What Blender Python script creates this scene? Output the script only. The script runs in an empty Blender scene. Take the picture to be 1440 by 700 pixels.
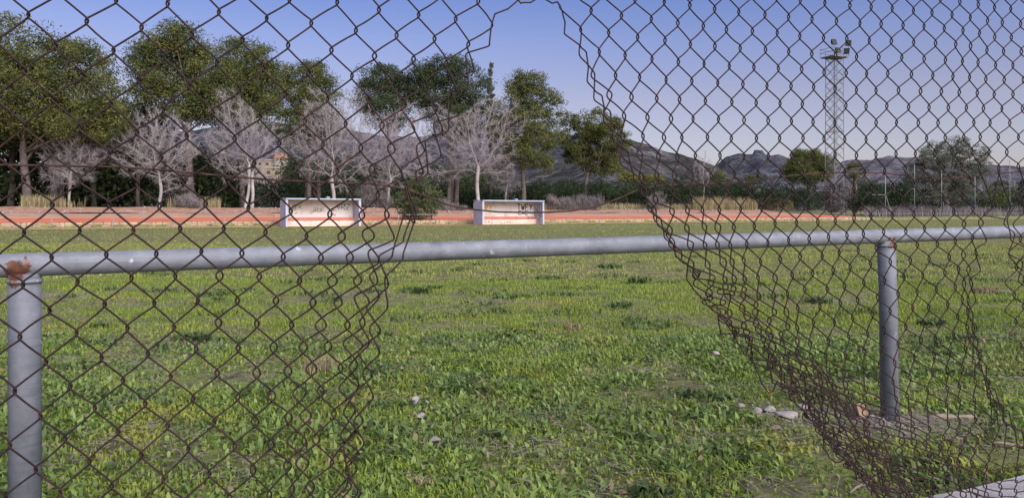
import bpy, math, random
import numpy as np
from mathutils import Vector

rnd = random.Random(7)
rng = np.random.default_rng(7)
sc = bpy.context.scene
COL = sc.collection

# ------------------------------------------------------------------ camera, sky, sun, exposure
F = 1040.0            # focal length in photo pixels (photo 1440 x 700)
CX, HZ, EYE = 720.0, 298.0, 1.25
cd = bpy.data.cameras.new("camera"); cam = bpy.data.objects.new("camera", cd); COL.objects.link(cam)
cam.location = (0, 0, EYE); cam.rotation_euler = (math.radians(90), 0, 0)
cd.sensor_width = 36; cd.lens = 36 * F / 1440; cd.shift_y = -(350 - HZ) / 1440
cd.clip_start = 0.05; cd.clip_end = 12000
sc.camera = cam

SKY_TINT = [(0.065, (.96,.755,.82)), (0.15, (.98,.71,.76)), (0.225, (.85,.70,.87)), (0.28, (.67,.635,.89))]
SUN_EL, SUN_AZ = math.radians(38), math.radians(145)   # azimuth clockwise from +Y: behind the camera
w = bpy.data.worlds.new("World"); sc.world = w; w.use_nodes = True
nt = w.node_tree; nt.nodes.clear()
o_ = nt.nodes.new("ShaderNodeOutputWorld"); bg = nt.nodes.new("ShaderNodeBackground")
sky = nt.nodes.new("ShaderNodeTexSky"); sky.sky_type = 'NISHITA'; sky.sun_disc = False
sky.sun_elevation = SUN_EL; sky.sun_rotation = SUN_AZ
sky.air_density = 1.0; sky.dust_density = 1.2; sky.ozone_density = 2.5
# dusk tint of the whole dome: violet blue overhead, rosy towards the horizon, the same all the way round
tcn = nt.nodes.new("ShaderNodeTexCoord"); sx = nt.nodes.new("ShaderNodeSeparateXYZ"); nt.links.new(tcn.outputs["Generated"], sx.inputs[0])
rp = nt.nodes.new("ShaderNodeValToRGB"); nt.links.new(sx.outputs[2], rp.inputs[0])
els = rp.color_ramp.elements
els.new(0.12); els.new(0.28)
for el, (p_, c_) in zip(els, SKY_TINT): el.position = p_; el.color = (*c_, 1)
mu = nt.nodes.new("ShaderNodeMix"); mu.data_type = 'RGBA'; mu.blend_type = 'MULTIPLY'; mu.inputs[0].default_value = 1.0
nt.links.new(sky.outputs[0], mu.inputs[6]); nt.links.new(rp.outputs[0], mu.inputs[7])
nt.links.new(mu.outputs[2], bg.inputs[0]); bg.inputs[1].default_value = 0.115
nt.links.new(bg.outputs[0], o_.inputs[0])
ld = bpy.data.lights.new("sun", 'SUN'); ld.energy = 4.4; ld.angle = math.radians(60); ld.color = (1.0, 0.93, 0.86)
sun = bpy.data.objects.new("sun", ld); COL.objects.link(sun)
sd = Vector((math.sin(SUN_AZ) * math.cos(SUN_EL), math.cos(SUN_AZ) * math.cos(SUN_EL), math.sin(SUN_EL)))
sun.rotation_euler = (-sd).to_track_quat('-Z', 'Y').to_euler()
sun.location = sd * 60
sc.view_settings.view_transform = 'Standard'; sc.view_settings.look = 'None'
sc.view_settings.exposure = 0.4; sc.view_settings.gamma = 1.0

# ------------------------------------------------------------------ helpers
def P(px, py, Z):
    return Vector(((px - CX) / F * Z, Z, EYE - (py - HZ) / F * Z))
# football-field axes: s along the touchline, t away from the camera
TH = math.radians(32)
DS = np.array((math.cos(TH), math.sin(TH))); DT = np.array((-math.sin(TH), math.cos(TH)))
def st(s, t, z=0.0):
    p = DS * s + DT * t
    return Vector((p[0], p[1], z))
def at_t(px, t):
    """depth Z of the point on the field line t seen in image column px"""
    u = (px - CX) / F
    return t / (math.cos(TH) - u * math.sin(TH))
def s_of(px, t):
    Z = at_t(px, t); X = (px - CX) / F * Z
    return X * DS[0] + Z * DS[1]

def tag(o, label=None, cat=None, group=None, kind=None):
    if label: o["label"] = label
    if cat: o["category"] = cat
    if group: o["group"] = group
    if kind: o["kind"] = kind
    return o
def empty(name, loc=(0, 0, 0), rz=0.0):
    o = bpy.data.objects.new(name, None); COL.objects.link(o)
    o.location = loc; o.rotation_euler = (0, 0, rz); o.empty_display_size = 0.3
    return o
def link(name, me, parent=None, mat=None, loc=None):
    o = bpy.data.objects.new(name, me); COL.objects.link(o)
    if mat and not me.materials: me.materials.append(mat)
    if parent is not None: o.parent = parent
    if loc is not None: o.location = loc
    return o
def np_mesh(name, V, faces_idx, nper, smooth=False):
    """V (n,3); faces_idx flat ints; nper = verts per face (int or array)"""
    me = bpy.data.meshes.new(name)
    V = np.asarray(V, np.float32); fi = np.asarray(faces_idx, np.int32).ravel()
    nf = len(fi) // nper if np.isscalar(nper) else len(nper)
    tot = np.full(nf, nper, np.int32) if np.isscalar(nper) else np.asarray(nper, np.int32)
    start = np.concatenate(([0], np.cumsum(tot)[:-1])).astype(np.int32)
    me.vertices.add(len(V)); me.vertices.foreach_set("co", V.ravel())
    me.loops.add(len(fi)); me.loops.foreach_set("vertex_index", fi)
    me.polygons.add(nf); me.polygons.foreach_set("loop_start", start)
    try: me.polygons.foreach_set("loop_total", tot)
    except Exception: pass
    if smooth: me.polygons.foreach_set("use_smooth", np.ones(nf, bool))
    me.update(calc_edges=True); me.validate()
    return me

class MB:
    def __init__(s): s.v = []; s.f = []
    def add(s, vs, fs):
        n = len(s.v); s.v += [tuple(v) for v in vs]; s.f += [tuple(i + n for i in f) for f in fs]; return s
    def box(s, x0, x1, y0, y1, z0, z1, M=None):
        vs = [Vector(p) for p in ((x0,y0,z0),(x1,y0,z0),(x1,y1,z0),(x0,y1,z0),(x0,y0,z1),(x1,y0,z1),(x1,y1,z1),(x0,y1,z1))]
        if M is not None: vs = [M @ v for v in vs]
        return s.add(vs, [(3,2,1,0),(4,5,6,7),(0,1,5,4),(1,2,6,5),(2,3,7,6),(3,0,4,7)])
    def tube(s, pts, radii, sides=8, caps=True):
        pts = [Vector(p) for p in pts]; n = len(pts)
        if not hasattr(radii, '__len__'): radii = [radii] * n
        up = None; rings = []
        for i, p in enumerate(pts):
            d = (pts[min(i+1, n-1)] - pts[max(i-1, 0)])
            if d.length < 1e-9: d = Vector((0, 0, 1))
            d.normalize()
            if up is None:
                up = Vector((0, 0, 1)) if abs(d.z) < 0.9 else Vector((1, 0, 0))
            a = (up - d * up.dot(d))
            if a.length < 1e-6: a = d.orthogonal()
            a.normalize(); b = d.cross(a); up = a
            rings.append([p + (a * math.cos(2*math.pi*k/sides) + b * math.sin(2*math.pi*k/sides)) * radii[i] for k in range(sides)])
        vs = [v for r in rings for v in r]; fs = []
        for i in range(n - 1):
            for k in range(sides):
                k2 = (k + 1) % sides
                fs.append((i*sides+k, i*sides+k2, (i+1)*sides+k2, (i+1)*sides+k))
        if caps:
            fs.append(tuple(range(sides))[::-1]); fs.append(tuple((n-1)*sides+k for k in range(sides)))
        return s.add(vs, fs)
    def bar(s, a, b, w, d=None):
        a, b = Vector(a), Vector(b); return s.tube([a, b], w, 4)
    def build(s, name, mat, parent=None, smooth=False, loc=None):
        me = bpy.data.meshes.new(name); me.from_pydata(s.v, [], s.f); me.update()
        if smooth: me.polygons.foreach_set("use_smooth", np.ones(len(me.polygons), bool))
        return link(name, me, parent, mat, loc)

# ---- value noise in numpy
def vnoise(x, y, scale, seed=0):
    x = np.asarray(x, float) / scale; y = np.asarray(y, float) / scale
    xi = np.floor(x).astype(np.int64); yi = np.floor(y).astype(np.int64); fx = x - xi; fy = y - yi
    fx = fx*fx*(3-2*fx); fy = fy*fy*(3-2*fy)
    def h(a, b):
        n = (a * 374761393 + b * 668265263 + seed * 974711) & 0x7fffffff
        n = ((n ^ (n >> 13)) * 1274126177) & 0x7fffffff
        return ((n ^ (n >> 16)) & 0xffff) / 65535.0
    return (h(xi,yi)*(1-fx)+h(xi+1,yi)*fx)*(1-fy) + (h(xi,yi+1)*(1-fx)+h(xi+1,yi+1)*fx)*fy
def fbm(x, y, scale, seed=0, oct=4):
    r = 0; a = 0.5; tot = 0
    for i in range(oct):
        r = r + a * vnoise(x, y, scale / 2**i, seed + i * 17); tot += a; a *= 0.55
    return r / tot

# ------------------------------------------------------------------ materials
class N:
    def __init__(s, name):
        s.m = bpy.data.materials.new(name); s.m.use_nodes = True; s.t = s.m.node_tree
        s.b = s.t.nodes["Principled BSDF"]; s.out = s.t.nodes["Material Output"]
        s.geo = s.n("ShaderNodeNewGeometry")
    def n(s, typ, **kw):
        x = s.t.nodes.new(typ)
        for k, v in kw.items(): setattr(x, k, v)
        return x
    def l(s, a, b): s.t.links.new(a, b)
    def noise(s, scale, detail=5, rough=0.6, vec=None, dist=0.0):
        x = s.n("ShaderNodeTexNoise"); x.inputs["Scale"].default_value = scale; x.inputs["Detail"].default_value = detail
        x.inputs["Roughness"].default_value = rough; x.inputs["Distortion"].default_value = dist
        s.l(vec or s.geo.outputs["Position"], x.inputs["Vector"]); return x.outputs["Fac"]
    def ramp(s, fac, stops):
        r = s.n("ShaderNodeValToRGB"); e = r.color_ramp.elements
        while len(e) < len(stops): e.new(0.5)
        for el, (p, c) in zip(e, stops):
            el.position = p; el.color = (c, c, c, 1) if not hasattr(c, '__len__') else (*c, 1)
        s.l(fac, r.inputs[0]); return r.outputs[0]
    def mix(s, fac, a, b, typ='MIX'):
        x = s.n("ShaderNodeMix"); x.data_type = 'RGBA'; x.blend_type = typ
        for sock, v in ((x.inputs[0], fac), (x.inputs[6], a), (x.inputs[7], b)):
            if hasattr(v, 'is_linked') or hasattr(v, 'links'): s.l(v, sock)
            elif hasattr(v, '__len__'): sock.default_value = (*v, 1)
            else: sock.default_value = v
        return x.outputs[2]
    def math(s, op, a, b=0.0):
        x = s.n("ShaderNodeMath", operation=op)
        for sock, v in ((x.inputs[0], a), (x.inputs[1], b)):
            if hasattr(v, 'links'): s.l(v, sock)
            else: sock.default_value = v
        return x.outputs[0]
    def color(s, c):
        if hasattr(c, 'links'): s.l(c, s.b.inputs["Base Color"])
        else: s.b.inputs["Base Color"].default_value = (*c, 1)
    def bump(s, h, strength=0.4, dist=0.02):
        x = s.n("ShaderNodeBump"); x.inputs["Strength"].default_value = strength; x.inputs["Distance"].default_value = dist
        s.l(h, x.inputs["Height"]); s.l(x.outputs[0], s.b.inputs["Normal"])
    def rough(s, v):
        if hasattr(v, 'links'): s.l(v, s.b.inputs["Roughness"])
        else: s.b.inputs["Roughness"].default_value = v
    def spec(s, v): s.b.inputs["Specular IOR Level"].default_value = v

def blotchy(name, cols, scale, rough=0.8, bscale=None, bstr=0.4, bdist=0.02, spec=0.3, detail=6):
    m = N(name); f = m.noise(scale, detail)
    k = len(cols); m.color(m.ramp(f, [(0.28 + 0.44 * i / max(1, k-1), c) for i, c in enumerate(cols)]))
    m.rough(rough); m.spec(spec)
    if bscale: m.bump(m.noise(bscale, 6), bstr, bdist)
    return m.m

def leafmat(name, cols, scale=0.6, trans=0.25, rough=0.65):
    m = N(name); f = m.ramp(m.noise(scale, 4), [(.32, 0.), (.68, 1.)])
    r = m.math('ADD', m.math('MULTIPLY', m.geo.outputs["Random Per Island"], 0.42), m.math('MULTIPLY', f, 0.5))
    c = m.ramp(r, [(0.15 + 0.75 * i / (len(cols)-1), c) for i, c in enumerate(cols)])
    m.color(c); m.rough(rough); m.spec(0.15)
    tr = m.n("ShaderNodeBsdfTranslucent"); m.l(c, tr.inputs[0])
    mx = m.n("ShaderNodeMixShader"); mx.inputs[0].default_value = trans
    m.l(m.b.outputs[0], mx.inputs[1]); m.l(tr.outputs[0], mx.inputs[2]); m.l(mx.outputs[0], m.out.inputs[0])
    return m.m

def ground_mat():
    m = N("field_ground")
    big = m.noise(0.09, 3); mid = m.noise(0.55, 5); fine = m.noise(9, 5)
    gr = m.ramp(mid, [(0.3, (0.19, 0.165, 0.09)), (0.48, (0.18, 0.205, 0.055)), (0.62, (0.17, 0.23, 0.045)), (0.75, (0.22, 0.25, 0.06))])
    gr = m.mix(m.ramp(big, [(0.45, 0.0), (0.62, 0.75)]), gr, (0.25, 0.23, 0.11))
    soil = m.ramp(fine, [(0.35, (0.05, 0.045, 0.038)), (0.6, (0.13, 0.115, 0.085))])
    c = m.mix(m.ramp(m.noise(3.1, 6, 0.7), [(0.42, 0.1), (0.6, 0.9)]), gr, soil)
    m.color(c); m.rough(0.95); m.spec(0.1)
    m.bump(m.noise(14, 8, 0.7), 0.7, 0.05)
    return m.m
M = {}
M['ground'] = ground_mat()
def grass_mat(name, cols, straw):
    m = N(name); ri = m.geo.outputs["Random Per Island"]
    f = m.math('ADD', m.math('MULTIPLY', ri, 0.5), m.math('MULTIPLY', m.noise(0.45, 4), 0.6))
    c = m.ramp(f, [(0.2 + 0.7 * i / (len(cols)-1), k) for i, k in enumerate(cols)])
    zone = m.noise(.8, 4, .6, None, .6); zone2 = m.noise(1.7, 4, .65)
    c = m.mix(m.ramp(zone, [(.56, 0.), (.66, .75)]), c, (0.33, 0.335, 0.06))
    c = m.mix(m.ramp(zone2, [(.54, 0.), (.64, .7)]), c, (0.115, 0.175, 0.075))
    c = m.mix(m.ramp(zone2, [(.30, .5), (.38, 0.)]), c, (0.23, 0.205, 0.10))
    h = m.math('FRACT', m.math('MULTIPLY', ri, 37.7))
    c = m.mix(m.math('LESS_THAN', h, straw), c, (0.27, 0.23, 0.13))
    m.color(c); m.rough(0.6); m.spec(0.25)
    tr = m.n("ShaderNodeBsdfTranslucent"); m.l(c, tr.inputs[0])
    mx = m.n("ShaderNodeMixShader"); mx.inputs[0].default_value = 0.3
    m.l(m.b.outputs[0], mx.inputs[1]); m.l(tr.outputs[0], mx.inputs[2]); m.l(mx.outputs[0], m.out.inputs[0])
    return m.m
M['grass'] = grass_mat("grass_blades", [(0.075, 0.115, 0.026), (0.18, 0.255, 0.036), (0.27, 0.36, 0.052), (0.36, 0.43, 0.085)], 0.07)
M['fargrass'] = grass_mat("short_grass", [(0.165, 0.225, 0.048), (0.26, 0.34, 0.06), (0.36, 0.41, 0.085), (0.40, 0.37, 0.15)], 0.12)
M['coolgrass'] = grass_mat("broad_grass_blades", [(0.065, 0.11, 0.036), (0.14, 0.215, 0.058), (0.215, 0.31, 0.085), (0.31, 0.40, 0.14)], 0.08)
M['weed'] = leafmat("weed_leaf", [(0.06, 0.095, 0.035), (0.11, 0.16, 0.055), (0.17, 0.22, 0.08)], 3, 0.25)
M['straw'] = leafmat("dry_straw", [(0.16, 0.12, 0.08), (0.30, 0.25, 0.15), (0.42, 0.36, 0.22)], 2, 0.2)
M['deadtwig'] = leafmat("dead_twigs", [(0.12, 0.10, 0.09), (0.24, 0.21, 0.18), (0.36, 0.32, 0.29)], 2, 0.0)
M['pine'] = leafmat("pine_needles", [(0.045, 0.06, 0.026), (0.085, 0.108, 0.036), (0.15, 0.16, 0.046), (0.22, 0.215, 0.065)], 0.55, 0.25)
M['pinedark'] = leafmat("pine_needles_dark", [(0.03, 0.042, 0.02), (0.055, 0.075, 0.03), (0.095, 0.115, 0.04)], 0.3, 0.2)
M['hedge'] = leafmat("hedge_leaf", [(0.016, 0.028, 0.014), (0.03, 0.05, 0.021), (0.06, 0.085, 0.038)], 0.5, 0.2)
M['shrub'] = leafmat("olive_green_leaf", [(0.05, 0.07, 0.03), (0.09, 0.115, 0.05), (0.15, 0.17, 0.08)], 0.5, 0.2)
M['olive'] = leafmat("olive_leaf", [(0.08, 0.095, 0.07), (0.14, 0.155, 0.12), (0.24, 0.25, 0.21)], 0.5, 0.2)
M['yellow'] = leafmat("yellow_green_leaf", [(0.10, 0.11, 0.03), (0.17, 0.17, 0.045), (0.23, 0.22, 0.07)], 0.5, 0.2)
M['palm'] = leafmat("palm_frond", [(0.06, 0.075, 0.03), (0.12, 0.13, 0.05), (0.2, 0.17, 0.08)], 0.5, 0.2)
M['reed'] = leafmat("dry_reed", [(0.2, 0.17, 0.10), (0.36, 0.31, 0.17), (0.45, 0.4, 0.24)], 0.5, 0.2)
M['greybrush'] = leafmat("grey_brush", [(0.10, 0.09, 0.092), (0.19, 0.17, 0.172), (0.29, 0.26, 0.26)], 0.5, 0.05)
M['bark'] = blotchy("pine_bark", [(0.045, 0.037, 0.033), (0.10, 0.082, 0.073), (0.17, 0.142, 0.125)], 3, 0.9, 8, 0.6, 0.05)
M['twig'] = blotchy("grey_twigs", [(0.22, 0.198, 0.212), (0.33, 0.305, 0.32), (0.44, 0.41, 0.43)], 0.7, 0.9)
M['palebark'] = blotchy("pale_bark", [(0.20, 0.18, 0.175), (0.34, 0.315, 0.305), (0.48, 0.45, 0.435)], 1.6, 0.85, 9, 0.3, 0.02)
def wire_mat():
    m = N("rusty_wire"); f = m.noise(60, 5); g = m.noise(7, 4)
    c = m.ramp(f, [(0.3, (0.009, 0.005, 0.006)), (0.5, (0.021, 0.011, 0.012)), (0.7, (0.045, 0.021, 0.019))])
    c = m.mix(m.ramp(g, [(0.55, 0.0), (0.75, 0.5)]), c, (0.085, 0.032, 0.02))
    m.color(c); m.rough(0.75); m.spec(0.3); m.bump(m.noise(400, 3), 0.5, 0.001)
    return m.m
M['wire'] = wire_mat()
M['tension'] = blotchy("red_rust_wire", [(0.02, 0.011, 0.01), (0.05, 0.025, 0.021), (0.095, 0.045, 0.034)], 30, 0.8, 300, 0.4, 0.001)
M['tip'] = blotchy("orange_rust", [(0.3, 0.10, 0.03), (0.5, 0.18, 0.05)], 90, 0.8)

# near railing positions (photo columns 35 and 1246)
ZA, ZB = 2.65, 4.48
RA, RB = P(35, 372.5, ZA), P(1246, 332, ZB)
def galv_mat(name, spots, k_=1.0):
    m = N(name)
    f = m.noise(14, 7, 0.65); g = m.noise(2.5, 3)
    c = m.ramp(f, [(0.3, (0.13, 0.145, 0.175)), (0.52, (0.20, 0.215, 0.25)), (0.75, (0.29, 0.305, 0.345))])
    c = m.mix(m.ramp(g, [(0.35, 0.0), (0.7, 0.5)]), c, (0.18, 0.195, 0.23))
    st_v = m.n("ShaderNodeVectorMath", operation='MULTIPLY'); st_v.inputs[1].default_value = (3, 3, 55); m.l(m.geo.outputs["Position"], st_v.inputs[0])
    c = m.mix(m.ramp(m.noise(1.6, 6, .7, st_v.outputs[0]), [(.52, 0.), (.66, .6)]), c, (0.12, 0.125, 0.14))
    c = m.mix(m.ramp(m.noise(70, 4, .7), [(.62, 0.), (.70, .7)]), c, (0.16, 0.10, 0.075))
    # pale scratches and droppings
    vor = m.n("ShaderNodeTexVoronoi"); vor.inputs["Scale"].default_value = 9; m.l(m.geo.outputs["Position"], vor.inputs["Vector"])
    c = m.mix(m.math('MULTIPLY', m.math('LESS_THAN', vor.outputs["Distance"], 0.13), m.ramp(m.noise(40, 4), [(0.45, 0.0), (0.6, 0.8)])), c, (0.45, 0.46, 0.48))
    ru = m.ramp(m.noise(35, 6), [(0.3, (0.05, 0.022, 0.016)), (0.55, (0.13, 0.052, 0.03)), (0.75, (0.32, 0.15, 0.07))])
    acc = None
    for p, r in spots:
        d = m.n("ShaderNodeVectorMath", operation='DISTANCE'); d.inputs[1].default_value = p
        m.l(m.geo.outputs["Position"], d.inputs[0])
        v = m.math('SUBTRACT', 1.0, m.math('DIVIDE', d.outputs["Value"], r))
        acc = v if acc is None else m.math('MAXIMUM', acc, v)
    if acc is not None:
        k = m.math('ADD', acc, m.math('MULTIPLY', m.math('SUBTRACT', m.noise(24, 6, 0.7), 0.5), 2.4))
        c = m.mix(m.ramp(k, [(0.30, 0.0), (0.42, 1.0)]), c, ru)
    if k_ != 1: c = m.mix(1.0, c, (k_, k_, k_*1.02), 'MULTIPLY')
    m.color(c); m.b.inputs["Metallic"].default_value = 0.15; m.rough(m.ramp(f, [(0.3, 0.6), (0.7, 0.75)])); m.spec(0.4)
    m.bump(m.noise(120, 4), 0.15, 0.002)
    return m.m
M['galv'] = galv_mat("galvanised_tube", [((RA.x, RA.y - 0.04, RA.z - 0.012), 0.06), ((RB.x + 0.02, RB.y - 0.04, RB.z - 0.045), 0.055)])
M['galvpost_shaded'] = galv_mat("galvanised_post_shaded", [((RA.x, RA.y - 0.05, RA.z - 0.04), 0.05), ((RB.x + 0.02, RB.y - 0.05, RB.z - 0.05), 0.05)], .82)  # tube metal darkened: weaker sky light on the uprights painted into the colour
M['galvfar'] = blotchy("galvanised_far", [(0.17, 0.18, 0.2), (0.25, 0.26, 0.28)], 2, 0.6)
M['concrete'] = blotchy("kerb_concrete", [(0.2, 0.19, 0.18), (0.34, 0.33, 0.33), (0.45, 0.44, 0.44)], 9, 0.9, 60, 0.5, 0.01)
def wall_white():
    m = N("weathered_white_paint"); f = m.noise(1.1, 6, 0.65); g = m.noise(5, 6, 0.7)
    c = m.mix(m.ramp(f, [(0.5, 0.0), (0.62, 0.6)]), (0.68, 0.66, 0.64), (0.5, 0.42, 0.34))
    c = m.mix(m.ramp(g, [(0.6, 0.0), (0.7, 0.75)]), c, (0.34, 0.26, 0.2))
    sep = m.n("ShaderNodeSeparateXYZ"); m.l(m.geo.outputs["Position"], sep.inputs[0])
    low = m.math('ADD', m.math('SUBTRACT', 0.55, sep.outputs[2]), m.math('MULTIPLY', m.noise(3, 5), 0.5))
    c = m.mix(m.ramp(low, [(0.2, 0.0), (0.6, 0.55)]), c, (0.55, 0.36, 0.24))
    m.color(c); m.rough(0.9); m.bump(g, 0.2, 0.01); return m.m
M['white'] = wall_white()
M['roofblue'] = blotchy("pale_blue_grey_roof", [(0.30, 0.36, 0.46), (0.42, 0.48, 0.58)], 2, 0.7)
M['sideshade'] = blotchy("shade_tinted_white", [(0.33, 0.345, 0.43), (0.46, 0.475, 0.56)], 1.5, 0.9)  # bluish shade painted into the white of the side walls and pillars
M['redpaint'] = blotchy("faded_red_paint", [(0.42, 0.15, 0.10), (0.52, 0.21, 0.15)], 2, 0.85)
M['spray_black'] = blotchy("black_spray_paint", [(0.02, 0.02, 0.025), (0.06, 0.055, 0.06)], 5, 0.6)
M['spray_orange'] = blotchy("orange_spray_paint", [(0.75, 0.36, 0.05), (0.8, 0.45, 0.1)], 5, 0.6)
M['spray_brown'] = blotchy("brown_marks", [(0.25, 0.16, 0.1), (0.4, 0.28, 0.18)], 5, 0.8)
M['track'] = blotchy("red_running_track", [(0.44, 0.115, 0.06), (0.52, 0.155, 0.085), (0.56, 0.20, 0.12)], 0.5, 0.9, 20, 0.3, 0.01)
M['apron'] = blotchy("pink_cinder", [(0.40, 0.20, 0.12), (0.47, 0.255, 0.16), (0.5, 0.31, 0.21)], 0.4, 0.95, 15, 0.3, 0.01)
M['bank'] = blotchy("stony_bank", [(0.19, 0.10, 0.07), (0.30, 0.175, 0.125), (0.38, 0.26, 0.20)], 2.2, 0.95, 6, 0.8, 0.08)
M['stone'] = blotchy("tan_wall_stone", [(0.25, 0.18, 0.12), (0.38, 0.29, 0.19), (0.5, 0.41, 0.3)], 1.3, 0.9, 12, 0.5, 0.03)
M['mortar'] = blotchy("wall_mortar", [(0.22, 0.17, 0.13), (0.33, 0.27, 0.22)], 3, 0.95)
M['litter'] = blotchy("pine_floor", [(0.05, 0.06, 0.03), (0.10, 0.10, 0.05), (0.13, 0.15, 0.06)], 0.4, 0.95, 4, 0.6, 0.1)
M['pebble'] = blotchy("pale_stone", [(0.17, 0.16, 0.145), (0.26, 0.24, 0.225), (0.36, 0.335, 0.315)], 14, 0.85, 60, 0.4, 0.006)
M['brickred'] = blotchy("tan_brick", [(0.22, 0.145, 0.10), (0.31, 0.21, 0.145)], 12, 0.9, 60, 0.5, 0.006)
M['wood'] = blotchy("grey_weathered_wood", [(0.17, 0.135, 0.10), (0.27, 0.22, 0.165)], 10, 0.85, 50, 0.4, 0.005)
M['steel'] = blotchy("tower_steel", [(0.14, 0.155, 0.155), (0.21, 0.225, 0.225)], 1.5, 0.6)
M['darksteel'] = blotchy("floodlight_casing", [(0.015, 0.015, 0.018), (0.035, 0.035, 0.04)], 3, 0.7)
M['lens'] = blotchy("floodlight_glass", [(0.02, 0.022, 0.025), (0.04, 0.042, 0.046)], 3, 0.7)
M['vine'] = leafmat("grey_vine", [(0.08, 0.076, 0.08), (0.15, 0.142, 0.148), (0.24, 0.228, 0.235)], 0.6, 0.1)
M['ochre'] = blotchy("ochre_render", [(0.25, 0.205, 0.14), (0.31, 0.255, 0.18)], 0.3, 0.9)
M['cream'] = blotchy("cream_render", [(0.32, 0.29, 0.24), (0.38, 0.35, 0.3)], 0.3, 0.9)
M['tileroof'] = blotchy("terracotta_roof", [(0.24, 0.12, 0.08), (0.3, 0.16, 0.11)], 1.0, 0.9)
M['winglass'] = blotchy("dark_window", [(0.03, 0.035, 0.04), (0.06, 0.065, 0.07)], 1.0, 0.2)
def hill_mat(name, rock, scrub, sc1, thr):
    m = N(name); a = m.noise(sc1, 8, 0.7); b = m.noise(sc1 * 6, 6, 0.75)
    k = m.math('ADD', m.math('MULTIPLY', a, 0.55), m.math('MULTIPLY', b, 0.45))
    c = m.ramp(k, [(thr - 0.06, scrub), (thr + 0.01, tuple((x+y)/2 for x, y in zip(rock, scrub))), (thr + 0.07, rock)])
    d = m.noise(.30, 5, .8); e = m.noise(.9, 3, .8)
    c = m.mix(m.ramp(m.math('ADD', m.math('MULTIPLY', d, .7), m.math('MULTIPLY', b, .3)), [(.46, .85), (.54, 0.)]), c, tuple(x*.45 for x in scrub))
    c = m.mix(m.ramp(e, [(.56, 0.), (.68, .55)]), c, rock)
    m.color(c); m.rough(1.0); m.spec(0.05); m.bump(d, 1.0, 5.0); return m.m
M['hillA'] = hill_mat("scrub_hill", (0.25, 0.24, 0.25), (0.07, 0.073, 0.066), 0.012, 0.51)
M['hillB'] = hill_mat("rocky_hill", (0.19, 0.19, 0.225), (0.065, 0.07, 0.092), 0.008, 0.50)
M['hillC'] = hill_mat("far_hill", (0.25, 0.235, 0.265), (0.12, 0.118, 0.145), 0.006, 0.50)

# ------------------------------------------------------------------ terrain
PROF_T = [-400, 65.95, 66.0, 72.0, 80.0, 82.0, 85.0, 120, 260, 3000]
PROF_Z = [0, 0.0, 0.40, 0.70, 1.05, 1.15, 1.62, 1.7, 1.9, 1.9]
def gz(t): return float(np.interp(t, PROF_T, PROF_Z))
def bumps(x, y):
    d = np.hypot(x, y)
    return (fbm(x, y, 1.7, 3, 3) - 0.5) * 0.10 * np.clip((60 - d) / 40, 0, 1)
def make_ground():
    tt = np.concatenate([np.array([-300, -80, -30, -10]), np.arange(-4, 20, 0.16), np.arange(20, 65.8, 0.6),
                         [65.9, 65.97, 66.02, 67, 69, 72, 76, 80, 82, 83.5, 85, 90, 100, 120, 180, 260, 500, 1200, 3000]])
    ss = np.concatenate([np.array([-1500, -500, -150, -60]), np.arange(-30, -6, 1.0), np.arange(-6, 22, 0.16), np.arange(22, 70, 1.0),
                         np.arange(70, 200, 5), [260, 400, 800, 1800, 4000]])
    S, T = np.meshgrid(ss, tt)
    X = DS[0]*S + DT[0]*T; Y = DS[1]*S + DT[1]*T
    Z = np.interp(T, PROF_T, PROF_Z) + np.where(T < 65, bumps(X, Y), 0) - 0.02
    V = np.stack([X, Y, Z], -1).reshape(-1, 3); nS = len(ss); nT = len(tt)
    i = np.arange((nT-1)*nS).reshape(nT-1, nS)[:, :-1].ravel()
    me = np_mesh("field_ground", V, np.stack([i, i+1, i+1+nS, i+nS], 1), 4, True)
    me.materials.append(M['ground']); me.materials.append(M['litter'])
    tc = (tt[:-1] + tt[1:]) / 2
    mi = np.repeat((tc > 84).astype(np.int32), nS-1)
    me.polygons.foreach_set("material_index", mi)
    return tag(link("ground", me), kind='structure')
make_ground()
def strip(name, s0, s1, prof, mat, lift, step=4.0, rag=0.0):
    """sheet between field lines t following the terrain profile"""
    ss = np.arange(s0, s1 + 0.01, step); vs = []; fs = []; n = len(prof)
    for k, s in enumerate(ss):
        for j, (t, z) in enumerate(prof):
            dz = rag * (vnoise(np.array(s), np.array(j*7.3), 3.0, 5) - 0.5) if rag else 0
            vs.append(st(s, t, z + lift + float(dz)))
    for k in range(len(ss)-1):
        for j in range(n-1):
            a = k*n+j; fs.append((a, a+n, a+n+1, a+1))
    mb = MB(); mb.add(vs, fs)
    return tag(mb.build(name, mat), kind='structure')
S0, S1 = -40.0, 106.0
strip("running_track", S0, S1, [(66.45, .42), (72.0, .70)], M['track'], 0.03)
strip("cinder_path", S0, S1, [(72.02, .70), (80.0, 1.05)], M['apron'], 0.03)
strip("stony_bank", S0, S1, [(80.02, 1.05), (81, 1.12), (82.2, 1.2), (83.5, 1.42), (85, 1.64), (86.5, 1.66)], M['bank'], 0.05, 1.0, 0.22)
strip("touchline_earth", -20, 98, [(61.9, 0), (63.5, 0), (65.6, 0)], M['apron'], 0.012, 2.0)
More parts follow.
